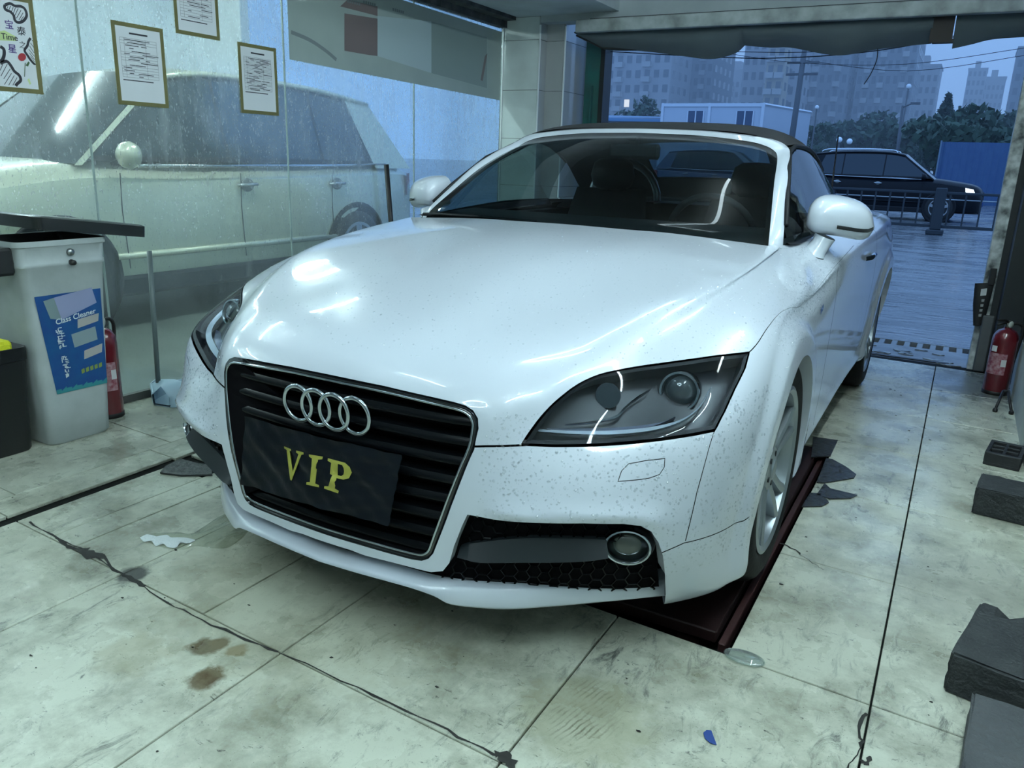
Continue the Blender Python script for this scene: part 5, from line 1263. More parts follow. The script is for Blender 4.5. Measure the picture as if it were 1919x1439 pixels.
# ---- dustpan with handle, black squeegee pole
dp = thing('dustpan', 'light blue plastic dustpan with a long grey stick by the glass', 'dustpan', (-1.85, .125, 0), math.radians(10))
DPB = mat('pale_blue_plastic', (.27, .38, .45), rough=.4)
m_ = MB(); rows = []
for k, (y, w, h_) in enumerate(((-.09, .05, .06), (-.06, .085, .095), (-.01, .10, .10), (.03, .11, .065), (.10, .12, .055), (.20, .125, .048), (.27, .13, .040))):
    rows.append([(-w, y, h_), (-w * 1.0, y, .012), (-w * .8, y, .0), (w * .8, y, .0), (w, y, .012), (w, y, h_), (w - .006, y, h_), (w - .012, y, .010), (-w + .012, y, .010), (-w + .006, y, h_), (-w, y, h_)])
m_.grid(rows); m_.build('pan', DPB, dp, True, angle=40)
m_ = MB(); m_.grid([[(-.05, -.09, .0), (-.05, -.095, .05), (0, -.088, .095), (.05, -.095, .05), (.05, -.09, 0)], [(-.085, -.06, .0), (-.088, -.062, .09), (0, -.055, .122), (.088, -.062, .09), (.085, -.06, 0)], [(-.1, -.01, .03), (-.1, -.01, .098), (0, 0, .108), (.1, -.01, .098), (.1, -.01, .03)]]); m_.build('pan_hood', DPB, dp, True)
m_ = MB(); m_.tube([(-.045, -.055, .10), (-.06, -.02, .70)], .011, 10); m_.build('stick', mat('grey_stick', (.10, .13, .13), rough=.4), dp, True)
m_ = MB(); m_.box((-.08, .05, .012), (.085, .24, .05), .01); m_.build('dirt_cloth', mat('grey_cloth', (.10, .14, .17), rough=.9, bump=(30, .8)), dp)
a, b = at(724, 308, 0, XL + .05), at(733, 420, 0, XL + .05); d_ = (b - a) / (b - a)[2]
m_ = MB(); m_.tube([a, a + d_ * (0.0 - a[2])], .016, 8); tag(m_.build('pole', mat('black_pole', (.008, .009, .010), rough=.45), None, True), 'matt black pole leaning on the glass behind the car', 'pole')
# ---- in-floor lift beds
LIFT = mat('rusty_red_steel', (.028, .012, .012), rough=.45, metal=.3, noise=(8, .7, (.02, .012, .012)))
for k, (x0, x1, y0, y1) in enumerate(PITS):
    s_ = 1 if k == 0 else -1
    t = thing('car_lift', 'dark red steel lift bed sunk in the floor under the %s wheels' % ('driver-side' if s_ > 0 else 'far-side'), 'car lift', ((x0 + x1) / 2, (y0 + y1) / 2, -.14))
    m_ = MB(); m_.box((x0 + .045, y0 + .07, -.04), (x1 - .05, y1 - .05, -.0058), .004); put(m_.build('platform', LIFT), t)
    m_ = MB(); xx = (x1 - .030) if s_ > 0 else (x0 + .030); m_.box((xx - .010, y0 + .05, -.06), (xx + .010, y1 - .04, -.022), .003); put(m_.build('side_rail', mat('worn_red_rail', (.05, .022, .021), rough=.4, metal=.3)), t)
    m_ = MB(); m_.box((x0 + .10, y0 + .10, -.14), (x0 + .16, y1 - .10, -.04)); m_.box((x1 - .16, y0 + .10, -.14), (x1 - .10, y1 - .10, -.04)); put(m_.build('scissor_frame', LIFT), t)
    m_ = MB(); m_.lathe([(.0005, .03), (.028, .03), (.03, .0)], 14, ((x0 + x1) / 2 + s_ * .17, y0 + .035, -.14)); put(m_.build('lift_bolt', mat('dark_bolt', (.05, .02, .02), rough=.5)), t)
# thin black patches laid for broken tile holes by the pit, blue chip, clear disc, leaf
def scrap(name, label, cat, pxs, mt, thick=.004, group=None):
    q = [at(px, py, 2, .0) for px, py in pxs]; m_ = MB(); m_.prism([(p[0], p[1], .0005) for p in q], (0, 0, thick)); return tag(m_.build(name, mt), label, cat, group)
HOLE_DARK = mat('hole_dark', (.016, .018, .019), rough=.38, noise=(20, .6, (.05, .055, .055)), bump=(40, .6))
scrap('hole_patch', 'large black patch laid for a broken tile hole, shaped like a fin beside the lift pit', 'hole patch', [(1548, 860), (1560, 862), (1584, 875), (1604, 890), (1600, 897), (1570, 902), (1545, 906), (1530, 905)], HOLE_DARK)
scrap('hole_patch', 'narrow pointed black patch laid for a broken tile hole beside the lift pit', 'hole patch', [(1545, 907), (1556, 917), (1606, 929), (1594, 935), (1555, 936), (1530, 928)], HOLE_DARK)
scrap('hole_patch', 'small rounded black patch laid for a broken tile hole at the lift pit edge', 'hole patch', [(1518, 925), (1532, 926), (1550, 938), (1553, 943), (1540, 950), (1502, 951)], HOLE_DARK)
scrap('hole_patch', 'square black patch laid for a broken tile hole at the far end of the lift pit', 'hole patch', [(1524, 820), (1570, 826), (1556, 856), (1520, 858)], HOLE_DARK)
scrap('hole_patch', 'crumpled black patch laid for a floor hole by the floor groove and front bumper', 'hole patch', [(310, 876), (338, 862), (372, 871), (395, 873), (398, 892), (340, 893), (300, 888)], HOLE_DARK, .006)
scrap('paper_chip', 'blue half-round paper chip lying on the floor tile', 'paper chip', [(1318, 1374), (1324, 1369), (1333, 1370), (1343, 1397), (1331, 1393), (1321, 1385)], mat('blue_chip', (.015, .05, .22), rough=.5), .0015)
ov = thing('plastic_lid', 'clear oval plastic lid lying at the corner of the lift pit', 'plastic lid', (.945, -.462, .0))
CLR = glass_mat('clear_plastic', (.90, .94, .93), gloss=.12, rough=.06, dirt=.10, dirt_col=(.7, .75, .72))
m_ = MB(); m_.lathe([(.020, .004), (.042, .004), (.046, .001), (.048, .004), (.046, .007)], 28); m_.v = [(x * 1.0, y * .55, z) for x, y, z in m_.v]; m_.build('lid_dish', CLR, ov, True)
m_ = MB(); m_.lathe([(.045, .004), (.048, .008), (.050, .004), (.048, .001)], 28, close=True); m_.v = [(x * 1.0, y * .55, z) for x, y, z in m_.v]; m_.build('lid_rim', CLR, ov, True)
g = random.Random(3); m_ = MB()
for k in range(260):                                   # grit on the tiles
    x, y = g.uniform(-1.9, 1.6), g.uniform(-1.45, 3.0); s_ = g.uniform(.0012, .0045)
    if -.95 < x < .95 and y > -.5: continue
    n_ = g.randint(4, 6); a0 = g.uniform(0, 6)
    m_.prism([(x + s_ * g.uniform(.6, 2.0) * math.cos(a0 + 6.283 * i / n_), y + s_ * g.uniform(.5, 1.2) * math.sin(a0 + 6.283 * i / n_), .0002) for i in range(n_)], (0, 0, s_ * .4))
tag(m_.build('floor_grit', mat('grit_dark', (.02, .02, .018), rough=.8)), 'dark grit and crumbs scattered over the floor tiles', 'grit', kind='stuff')
# cracks along a tile joint
m_ = MB(); g = random.Random(12)
def crack(pts, w):
    pts = smooth_pl_(np.array([at(a, b, 2, 0)[:2] for a, b in pts]), 4); pts = pts + np.array([[g.uniform(-.004, .004), g.uniform(-.004, .004)] for _ in pts])
    t = np.gradient(pts, axis=0); t /= np.linalg.norm(t, axis=1)[:, None] + 1e-9; n = np.stack([-t[:, 1], t[:, 0]], 1)
    ww = np.array([w * g.uniform(.2, 1.2) for _ in pts])[:, None]
    m_.grid([[(x, y, .0007) for x, y in pts + n * ww / 2], [(x, y, .0012) for x, y in pts], [(x, y, .0007) for x, y in pts - n * ww / 2]])
crack([(55, 978), (110, 1010), (165, 1035), (230, 1076), (300, 1120), (360, 1152), (440, 1190), (522, 1222)], .008); crack([(155, 1030), (175, 1042), (190, 1040)], .05); crack([(190, 1040), (215, 1068), (240, 1082), (270, 1100)], .012)
crack([(522, 1222), (640, 1275), (760, 1330), (860, 1380), (940, 1420)], .007); crack([(105, 1008), (130, 1025), (160, 1030)], .015); crack([(930, 1412), (950, 1422), (965, 1439)], .03)
crack([(1622, 1338), (1612, 1370), (1615, 1395), (1600, 1420), (1585, 1439)], .008); crack([(1460, 1018), (1490, 1030), (1502, 1040)], .006); crack([(1500, 1040), (1530, 1060), (1545, 1068)], .002); crack([(1615, 1425), (1622, 1432), (1632, 1420)], .014)
tag(m_.build('floor_cracks', mat('crack_black', (.02, .02, .018), rough=.8), fixn=False), 'ragged dark cracks along the joints of the floor tiles', 'cracks', kind='stuff')
# puddle
pd = [(262, 1008), (285, 1000), (330, 998), (360, 1000), (385, 985), (430, 960), (470, 975), (462, 1000), (430, 1025), (400, 1028), (365, 1024), (345, 1030), (318, 1028), (292, 1022)]
q = smooth_pl_(np.array([at(a, b, 2, 0)[:2] for a, b in pd] + [at(*pd[0], 2, 0)[:2]]), 5)[:-1]; c_ = q.mean(0)
m_ = MB(); m_.add([(x, y, .0004) for x, y in q] + [(*(c_ + (p - c_) * .93), .0016) for p in q] + [(*c_, .0018)], [(i, (i + 1) % len(q), len(q) + (i + 1) % len(q), len(q) + i) for i in range(len(q))] + [(len(q) + i, len(q) + (i + 1) % len(q), 2 * len(q)) for i in range(len(q))])
tag(m_.build('puddle', glass_mat('puddle_water', (.86, .88, .84), gloss=.06, rough=.02), None, True), 'shallow clear water puddle on the tiles in front of the bumper', 'puddle')
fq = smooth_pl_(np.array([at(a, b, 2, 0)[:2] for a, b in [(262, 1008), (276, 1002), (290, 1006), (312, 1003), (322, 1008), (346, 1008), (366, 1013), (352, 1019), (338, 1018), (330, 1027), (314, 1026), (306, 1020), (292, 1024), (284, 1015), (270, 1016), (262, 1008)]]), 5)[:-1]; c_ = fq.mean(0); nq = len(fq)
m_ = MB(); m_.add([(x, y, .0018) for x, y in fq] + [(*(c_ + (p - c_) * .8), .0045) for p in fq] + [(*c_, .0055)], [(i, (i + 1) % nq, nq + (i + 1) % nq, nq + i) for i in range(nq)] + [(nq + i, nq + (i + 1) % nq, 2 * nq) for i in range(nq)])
tag(m_.build('glint_patch', mat('white_glint', (.85, .90, .90), rough=.5, bump=(150, .5)), None, True), 'small white patch in the puddle painted for its bright reflection', 'glint')  # white patch added in place of a bright reflection in the water
# ---- foam and brick blocks along the right wall
FOAM = mat('black_foam', (.022, .026, .028), rough=.75, noise=(14, .6, (.04, .045, .045)), bump=(90, .7))
def block(label, x0, x1, y0, y1, z0, z1, rot, mt, dent=True, cat='foam block', name='foam_block', group=None, seedv=1):
    g = random.Random(seedv); n = 7; w, d, h_ = (x1 - x0) / 2, (y1 - y0) / 2, z1 - z0
    bm = bmesh.new(); bmesh.ops.create_cube(bm, size=2); bmesh.ops.bevel(bm, geom=bm.edges[:], offset=.06, segments=2, affect='EDGES'); bmesh.ops.subdivide_edges(bm, edges=[e for e in bm.edges if e.calc_length() > .5], cuts=5, use_grid_fill=True)
    for v in bm.verts:
        v.co = Vector((v.co.x * w, v.co.y * d, (v.co.z + 1) / 2 * h_))
        if v.co.z > .004: v.co += Vector((g.uniform(-1, 1), g.uniform(-1, 1), g.uniform(-1, 1))) * .0018
        if dent and v.co.z > h_ * .8 and v.co.y > d * .7 and abs(v.co.x + w * .25) < w * .2: v.co.z -= .02
    o = link_mesh(name, [], [], mt); bm.to_mesh(o.data); bm.free(); o.location = ((x0 + x1) / 2, (y0 + y1) / 2, z0); o.rotation_euler.z = rot
    return tag(o, label, cat, group)
block('large black foam block with a notched rim lying by the right wall', 1.40, 1.60, -.36, -.05, 0, .10, math.radians(-12), FOAM, seedv=2)
gb = block('grey foam block lying half under the frame edge before the large black one', 1.41, 1.60, -.72, -.42, 0, .07, math.radians(-4), mat('grey_foam', (.07, .075, .08), rough=.7, noise=(9, .6, (.035, .04, .045)), bump=(60, .6)), False, seedv=5)
block('small dark foam brick standing by the white skirting board', 1.435, 1.60, .83, 1.0, 0, .10, math.radians(-6), FOAM, False, seedv=7)
hb = thing('vent_brick', 'black slotted plastic brick lying against the white skirting board', 'brick', (1.545, 1.52, 0), math.radians(-8))
m_ = MB()
BRK = mat('black_brick', (.016, .018, .02), rough=.6, bump=(70, .4))
for a0, b0, a1, b1 in ((-.065, -.10, .065, -.08), (-.065, .08, .065, .10), (-.065, -.08, -.05, .08), (.05, -.08, .065, .08), (-.05, -.032, .05, -.022), (-.05, .022, .05, .032), (-.006, -.08, .006, .08)): m_.box((a0, b0, .012), (a1, b1, .055), .003)
m_.box((-.065, -.10, 0), (.065, .10, .014), .003); m_.build('brick_body', BRK, hb)
# small stand feet and hanging black pouch by the jamb
ft = thing('stand', 'small black two-legged stand in front of the fire extinguisher', 'stand', (1.565, 2.35, 0))
for dx in (-.035, .035):
    m_ = MB(); m_.tube([(dx * .3, .08, .09), (dx, -.02, .012)], .007, 6); m_.build('leg', mat('stand_black', (.012, .012, .013), rough=.5), ft, True)
    m_ = MB(); m_.lathe([(.011, 0), (.012, .012), (.008, .02)], 10, (dx, -.022, 0)); m_.build('foot', MATS['stand_black'], ft, True)
m_ = MB(); m_.tube([(-.0105, .08, .09), (.0105, .08, .09)], .007, 6); m_.build('crossbar', MATS['stand_black'], ft, True)
pc_ = thing('tool_pouch', 'black pouch with a white square logo hung on the door jamb', 'pouch', (1.40, YF - .05, .42))
m_ = MB(); m_.grid([[(-.045, -.01, .10), (-.035, -.03, -.02), (-.012, -.03, -.15)], [(.0, -.04, .105), (.0, -.05, -.02), (.012, -.045, -.15)], [(.055, -.01, .115), (.05, -.03, .0), (.042, -.02, -.14)]]); m_.grid([[(-.045, .0, .10), (-.012, .0, -.15)], [(.055, .0, .115), (.042, .0, -.14)]]); m_.build('pouch_body', mat('pouch_black', (.010, .011, .012), rough=.5), pc_, True)
m_ = MB(); m_.box((.02, -.03, .10), (.055, -.01, .20), .004); m_.build('pouch_handle', MATS['pouch_black'], pc_)
m_ = MB(); m_.add([(-.008, -.047, .075), (.022, -.040, .082), (.024, -.042, .040), (-.006, -.050, .035)], [(0, 1, 2, 3)]); m_.build('logo_patch', mat('logo_white', (.6, .62, .62), rough=.5), pc_, fixn=False)
m_ = MB()
for k in range(4): m_.add([(.004, -.052, .015 - k * .03), (.020, -.050, .018 - k * .03), (.020, -.0495, .002 - k * .03), (.006, -.052, .0 - k * .03)], [(0, 1, 2, 3)])
m_.build('logo_letters', mat('logo_grey', (.3, .31, .31), rough=.5), pc_, fixn=False)
m_ = MB(); m_.box((1.43, YF - .11, 0), (1.49, YF - .06, .34), .006); tag(m_.build('plank', mat('grey_plank', (.10, .11, .115), rough=.7, noise=(8, .6, (.05, .055, .06)))), 'short grey plank propped upright against the door jamb', 'plank')
# ================================================================ vehicles beyond the glass and on the road
def suv(name, label, cat, paint, loc, rotz, Lh=2.28, W=.925, H=1.68, headlamp_on=False, dark_glass=None, rails=True):
    t = thing(name, label, cat, loc, rotz)
    GL = dark_glass or mat('suv_glass', (.010, .022, .032), rough=.08, coat=.15)
    BK = MATS.get('black_plastic') or mat('black_plastic', (.012, .013, .015), rough=.42)
    k = Lh / 2.28
    st = [(2.30, .70, .60), (2.24, .84, .76), (2.05, .94, .87), (1.6, 1.01, .915), (1.1, 1.06, .925), (.4, 1.04, W), (-.5, 1.05, W), (-1.4, 1.07, W), (-1.95, 1.08, .90), (-2.22, 1.05, .84), (-2.30, .92, .74)]
    rows = []
    for x, zt, hw in st:
        half = [(0, zt), (.55 * hw, zt - .006), (.86 * hw, zt - .035), (.965 * hw, zt - .11), (hw, zt - .24), (.995 * hw, .56), (.985 * hw, .40), (.95 * hw, .27), (.80 * hw, .22), (0, .20)]
        rows.append([(x * k, y, z) for y, z in half] + [(x * k, -y, z) for y, z in half[-2:0:-1]] + [(x * k, 0, zt)])
    rows = [list(map(tuple, r)) for r in np.transpose([smooth_pl_(np.array([rw[j] for rw in rows]), 4) for j in range(len(rows[0]))], (1, 0, 2))]
    m_ = MB(); m_.grid(rows); n_ = len(rows[0]); m_.f.append(tuple(range(n_ - 1))); m_.f.append(tuple((len(rows) - 1) * n_ + q for q in range(n_ - 1)))
    m_.build('body', paint, t, True, angle=35)
    # greenhouse: roof, pillars, panes
    ws_b, ws_t, rr_t, rr_b = 1.15 * k, .42 * k, -1.78 * k, -2.16 * k; zb, zr = 1.03, H
    hb_, ht_ = .845, .66
    rl = smooth_pl_(np.array([(ws_t, zr - .07), (.1 * k, zr - .012), (-.5 * k, zr), (-1.2 * k, zr - .025), (rr_t, zr - .09)]), 5)
    m_ = MB(); m_.grid([[(x, ht_ * q, z + .035 * (1 - q * q) - .03 * (abs(q) > .99)) for q in (-1.02, -.9, -.5, 0, .5, .9, 1.02)] for x, z in rl]); m_.build('roof', paint, t, True)
    m_ = MB(); m_.grid([[(ws_b + (.10 * (1 - q * q)) * k, hb_ * q, zb) for q in np.linspace(-1, 1, 9)], [(ws_t + .02 * (1 - q * q), ht_ * q, zr - .07 + .035 * (1 - q * q)) for q in np.linspace(-1, 1, 9)]]); m_.build('windscreen', GL, t, True)
    m_ = MB(); m_.grid([[(rr_b, hb_ * .92 * q, zb + .02) for q in np.linspace(-1, 1, 7)], [(rr_t, ht_ * q, zr - .09) for q in np.linspace(-1, 1, 7)]]); m_.build('rear_window', GL, t, True)
    for s_ in (1, -1):
        def sp(x, f, off=0.0): z0 = zb + .02; zt_ = np.interp(x, rl[::-1, 0], rl[::-1, 1]) if ws_t >= x >= rr_t else (zr - .07 if x > ws_t else zr - .09); return (x, s_ * (hb_ + (ht_ - hb_) * f + off), z0 + (zt_ - z0) * f)
        def edge(f): return (ws_b + (ws_t - ws_b) * f, rr_b + (rr_t - rr_b) * f)
        fs = np.linspace(0, 1, 6)
        m_ = MB(); m_.grid([[sp(edge(f)[0] + (edge(f)[1] - edge(f)[0]) * q, f) for q in np.linspace(0, 1, 24)] for f in fs]); m_.build('window_frame', BK, t, True)
        def pane(q0, q1, nm='side_window'):
            m_ = MB(); rws = []
            for f in (.06, .3, .55, .78, .90):
                a, b = edge(f); x0 = min(a - .06 * k, q0 + (.0 if q0 < .6 * k else 0)); x0 = min(q0, a - .07 * k); x1 = max(q1, b + .09 * k); rws.append([sp(x0 + (x1 - x0) * q, f, .006) for q in np.linspace(0, 1, 10)])
            m_.grid(rws); m_.build(nm, GL, t, True)
        pane(1.2 * k, .0 * k); pane(-.03 * k, -.99 * k); pane(-1.02 * k, -1.55 * k)
        m_ = MB(); m_.grid([[sp(edge(f)[1] + q * (.50 - .18 * f) * k, f, .008 + .006 * (1 - q)) for q in (0, .35, .7, 1.0)] for f in np.linspace(-.05, 1.0, 6)]); m_.build('rear_pillar', paint, t, True)
        m_ = MB(); m_.grid([[sp(edge(f)[0] - q * .05 * k, f, .010) for q in (0, 1)] for f in np.linspace(-.05, 1.02, 6)]); m_.build('front_pillar', paint, t, True)
        m_ = MB(); m_.tube([sp(x, .97, .012) for x in np.linspace(ws_t, rr_t, 14)], .022, 6); m_.build('roof_edge', paint, t, True)
        m_ = MB(); m_.tube([(.95 * k, s_ * .925, zb - .005), (0, s_ * (W - .012), zb + .0), (-1.0 * k, s_ * (W - .014), zb + .012), (-1.75 * k, s_ * .905, zb + .03)], .010, 6); m_.build('belt_trim', mat('chrome_trim', (.6, .64, .68), rough=.15, metal=1), t, True)
        if rails:
            m_ = MB(); m_.tube(smooth_pl_(np.array([(.22 * k, s_ * .60, zr - .02), (.10 * k, s_ * .60, zr + .05), (-.7 * k, s_ * .60, zr + .065), (-1.45 * k, s_ * .60, zr + .035), (-1.6 * k, s_ * .60, zr - .03)]), 5), .017, 6); m_.build('roof_rail', mat('rail_silver', (.62, .66, .68), rough=.25, metal=.9), t, True)
        for hx in (-.10 * k, -1.08 * k):
            m_ = MB(); m_.tube([(hx + .09, s_ * (W - .004), .895), (hx + .075, s_ * (W + .022), .897), (hx - .075, s_ * (W + .022), .90), (hx - .09, s_ * (W - .004), .90)], .013, 6); m_.build('door_handle', mat('handle_silver', (.5, .53, .53), rough=.25, metal=.6), t, True)
            m_ = MB(); m_.lathe([(.0005, .004), (.05, .003), (.065, -.002)], 16); m_.v = [(hx + x, s_ * (W + .0 + z), .895 + y * .75) for x, y, z in m_.v]; m_.build('handle_cup', mat('handle_cup', (.16, .17, .16), rough=.4), t, True)
        for gx in (.93 * k, -.04 * k, -1.02 * k):
            m_ = MB(); m_.tube([(gx, s_ * (W + .0005), .98), (gx + .01, s_ * (W + .002), .75), (gx - .01, s_ * (W + .0), .38)], .004, 4); m_.build('door_gap', BK, t)
        m_ = MB(); m_.tube([(1.0 * k, s_ * (W - .005), .46), (-1.05 * k, s_ * (W - .005), .46)], .022, 6); m_.build('side_moulding', paint, t, True)
        m_ = MB(); m_.box((-1.15 * k, s_ * .89 - .035, .20), (1.05 * k, s_ * .89 + .035, .33), .02); m_.build('sill', BK, t)
        m_ = MB(); m_.lathe([(.0005, .09), (.05, .085), (.085, .05), (.10, 0), (.085, -.05), (.0005, -.06)], 14); m_.v = [(.93 * k + z * .75, s_ * (1.03 + x * .9), 1.09 + y * .85) for x, y, z in m_.v]; m_.build('door_mirror', paint, t, True)
        m_ = MB(); m_.tube([(.95 * k, s_ * .90, 1.03), (.93 * k, s_ * .98, 1.06)], .025, 6); m_.build('mirror_stalk', BK, t, True)
        HM = mat('suv_headlamp_lit' if headlamp_on else 'suv_headlamp', (.6, .65, .68), rough=.15, emit=(.85, .95, 1) if headlamp_on else None, estr=1.6 if headlamp_on else 0)
        m_ = MB(); m_.grid([[(2.245 * k, s_ * .50, .80), (2.20 * k, s_ * .70, .80), (2.05 * k, s_ * .845, .83), (1.88 * k, s_ * .905, .86)], [(2.29 * k, s_ * .50, .68), (2.25 * k, s_ * .72, .68), (2.10 * k, s_ * .87, .70), (1.90 * k, s_ * .922, .76)]]); m_.build('headlamp', HM, t, True)
        m_ = MB(); m_.grid([[(-2.10 * k, s_ * .885, .98), (-2.26 * k, s_ * .80, .98)], [(-2.08 * k, s_ * .90, .78), (-2.28 * k, s_ * .79, .78)]]); m_.build('tail_lamp', mat('tail_red', (.3, .02, .02), rough=.2), t, True)
        for wx in (1.37 * k, -1.33 * k):
            m_ = MB(); m_.lathe([(.385, -.01), (.395, .004), (.37, .006), (.345, -.002)], 32); m_.v = [(wx + x, s_ * (W + z), .345 + y) for x, y, z in m_.v]; m_.build('arch_trim', BK, t, True)
            m_ = MB(); m_.lathe([(.21, .022), (.25, .03), (.31, .02), (.34, -.01), (.34, -.18), (.30, -.2)], 32); m_.v = [(wx + x, s_ * (W - .01 + z), .34 + y) for x, y, z in m_.v]; ty = m_.build('tyre', mat('tyre_plain', (.012, .013, .014), rough=.7), t, True, angle=40)
            m_ = MB()
            for q in range(5):
                a = math.radians(72 * q + 18); m_.prism([(wx + r * math.cos(a + d), s_ * (W + .012), .34 + r * math.sin(a + d)) for r, d in ((.04, -.6), (.215, -.17), (.215, .17), (.04, .6))], (0, s_ * .008, 0))
            m_.lathe([(.23, 0), (.23, .02), (.205, .02), (.205, 0)], 28); m_.v = m_.v[:40] + [(wx + x, s_ * (W + .002 + z), .34 + y) for x, y, z in m_.v[40:]]
            m_.build('rim', mat('rim_grey', (.35, .38, .40), rough=.3, metal=.8), ty)
    m_ = MB(); m_.box((2.26 * k, -.42, .52), (2.315 * k, .42, .76), .02); m_.build('radiator_grille', BK, t)
    m_ = MB(); m_.box((2.30 * k, -.22, .40), (2.325 * k, .22, .51)); m_.build('number_plate', mat('plate_blue', (.03, .08, .3), rough=.4), t)
    return t
SILVER = mat('silver_paint', (.60, .62, .48), rough=.35, metal=.35, coat=.7)
BLACKP = mat('black_car_paint', (.004, .006, .009), rough=.3, spec=.2)
suv('parked_car', 'silver-beige family car parked behind the wet glass partition', 'car', SILVER, (-4.35, 1.98, 0), math.radians(-90), rails=False)
suv('road_car', 'black estate car with silver roof rails and lit headlights on the wet road', 'car', BLACKP, (-.78, 21.9, -.04), 0.0, Lh=2.32, headlamp_on=True)
hc_ = suv('road_car', 'dark blue car on the wet road half hidden behind the roadster roof', 'car', mat('blue_car_paint', (.03, .06, .11), rough=.3, coat=.8), (-6.1, 25.5, -.04), 0.0, rails=False)

# ================================================================ street
def wet_street():
    m = bpy.data.materials.new('wet_concrete'); m.use_nodes = True; N, L = nodes_of(m); b = N['Principled BSDF']; geo = N.new('ShaderNodeNewGeometry')
    def noise(scale, st=(1, 1, 1), d=6):
        mp = N.new('ShaderNodeMapping'); mp.inputs['Scale'].default_value = st; L.new(geo.outputs['Position'], mp.inputs[0]); n = N.new('ShaderNodeTexNoise'); n.inputs['Scale'].default_value = scale; n.inputs['Detail'].default_value = d; L.new(mp.outputs[0], n.inputs['Vector']); return n.outputs['Fac']
    r = N.new('ShaderNodeMapRange'); r.inputs[1].default_value = .35; r.inputs[2].default_value = .65; L.new(noise(1.2, (.4, 1.5, 1)), r.inputs[0])
    x = N.new('ShaderNodeMix'); x.data_type = 'RGBA'; x.inputs[6].default_value = (.10, .105, .11, 1); x.inputs[7].default_value = (.19, .195, .20, 1); L.new(r.outputs[0], x.inputs[0]); L.new(x.outputs[2], b.inputs['Base Color'])
    r2 = N.new('ShaderNodeMapRange'); r2.inputs[1].default_value = .4; r2.inputs[2].default_value = .62; r2.inputs[3].default_value = .10; r2.inputs[4].default_value = .42; L.new(noise(2.5, (.5, 1.6, 1)), r2.inputs[0]); L.new(r2.outputs[0], b.inputs['Roughness'])
    bp = N.new('ShaderNodeBump'); bp.inputs['Strength'].default_value = .5; bp.inputs['Distance'].default_value = .02; L.new(noise(7, (.6, 2.2, 1), 8), bp.inputs['Height']); L.new(bp.outputs[0], b.inputs['Normal']); return m
STREET = wet_street()
m_ = MB(); m_.box((-160, YF + .04, -.30), (120, 400, -.05)); struct(m_.build('street', STREET))
m_ = MB(); m_.box((-3.0, YF, -.20), (2.4, YF + .46, -.012)); struct(m_.build('threshold', mat('threshold_concrete', (.20, .21, .21), rough=.3, noise=(6, .8, (.06, .065, .07)), bump=(25, .5))))
m_ = MB(); m_.box((-3.0, YF + .70, -.2), (2.4, 5.45, -.035)); struct(m_.build('apron', STREET))
g = random.Random(21); m_ = MB()
for k in range(26):
    x, y = g.uniform(.6, 1.5), g.uniform(3.36, 3.78); s_ = g.uniform(.01, .05); n_ = 5
    m_.prism([(x + s_ * g.uniform(.6, 2.2) * math.cos(6.283 * i / n_), y + s_ * g.uniform(.4, 1.0) * math.sin(6.283 * i / n_), -.012) for i in range(n_)], (0, 0, .006))
tag(m_.build('broken_tile_bits', mat('tile_bits', (.35, .38, .38), rough=.5, noise=(30, .9, (.05, .05, .05)))), 'broken tile bits and wet litter along the threshold', 'rubble', kind='stuff')
m_ = MB(); m_.box((.75, YF + .02, -.011), (1.30, YF + .055, -.006)); tag(m_.build('metal_strip', mat('strip_dark', (.02, .022, .024), rough=.5)), 'dark metal strip lying along the garage threshold', 'strip')
dc = thing('drain_channel', 'slotted concrete drain channel across the threshold', 'drain', (0, YF + .575, -.10))
m_ = MB(); m_.box((-3, -.105, -.02), (2.4, .105, .02)); m_.build('channel_bed', mat('channel_dark', (.008, .009, .010), rough=.6), dc)
for yy in (-.105, .105):
    m_ = MB(); m_.box((-3, yy - .012, .02), (2.4, yy + .012, .082)); m_.build('channel_edge', mat('channel_concrete', (.17, .18, .18), rough=.35), dc)
for k in range(26):
    m_ = MB(); x = -.55 + k * .082; m_.box((x, -.093, .055), (x + .038, .093, .080), .004); m_.build('grate_bar', MATS['channel_concrete'], dc)
# kerb line in the apron
m_ = MB(); m_.box((-3, 5.45, -.09), (2.4, 5.52, -.045)); struct(m_.build('kerb_gap', mat('kerb_gap_dark', (.03, .032, .035), rough=.5)))
# ---- railing
RAILM = mat('railing_steel', (.025, .034, .042), rough=.5, metal=.2)
rl_ = thing('railing', 'grey steel road railing with thin balusters and thick posts', 'railing', (.75, 16.2, -.05))
for z, h_ in ((.80, .05), (.14, .06)):
    m_ = MB(); m_.box((-9, -.03, z), (7, .03, z + h_), .008); m_.build('rail', RAILM, rl_)
m_ = MB(); m_.tube([(-9, 0, .70), (7, 0, .70)], .012, 6); m_.build('thin_rail', mat('rail_bright', (.30, .34, .36), rough=.3, metal=.7), rl_, True)
for k in range(58):
    x = -8.9 + k * .275
    if abs((x + 20) % 2.75 - 0) < .01: continue
    m_ = MB(); m_.box((x - .016, -.014, .18), (x + .016, .014, .81)); m_.build('baluster', RAILM, rl_)
for x in (-8.0, -4.0, 0.0, 4.0):
    m_ = MB(); m_.box((x - .10, -.08, .10), (x + .10, .08, .92), .015); m_.box((x - .16, -.14, 0), (x + .16, .14, .10), .02); m_.build('post', RAILM, rl_)
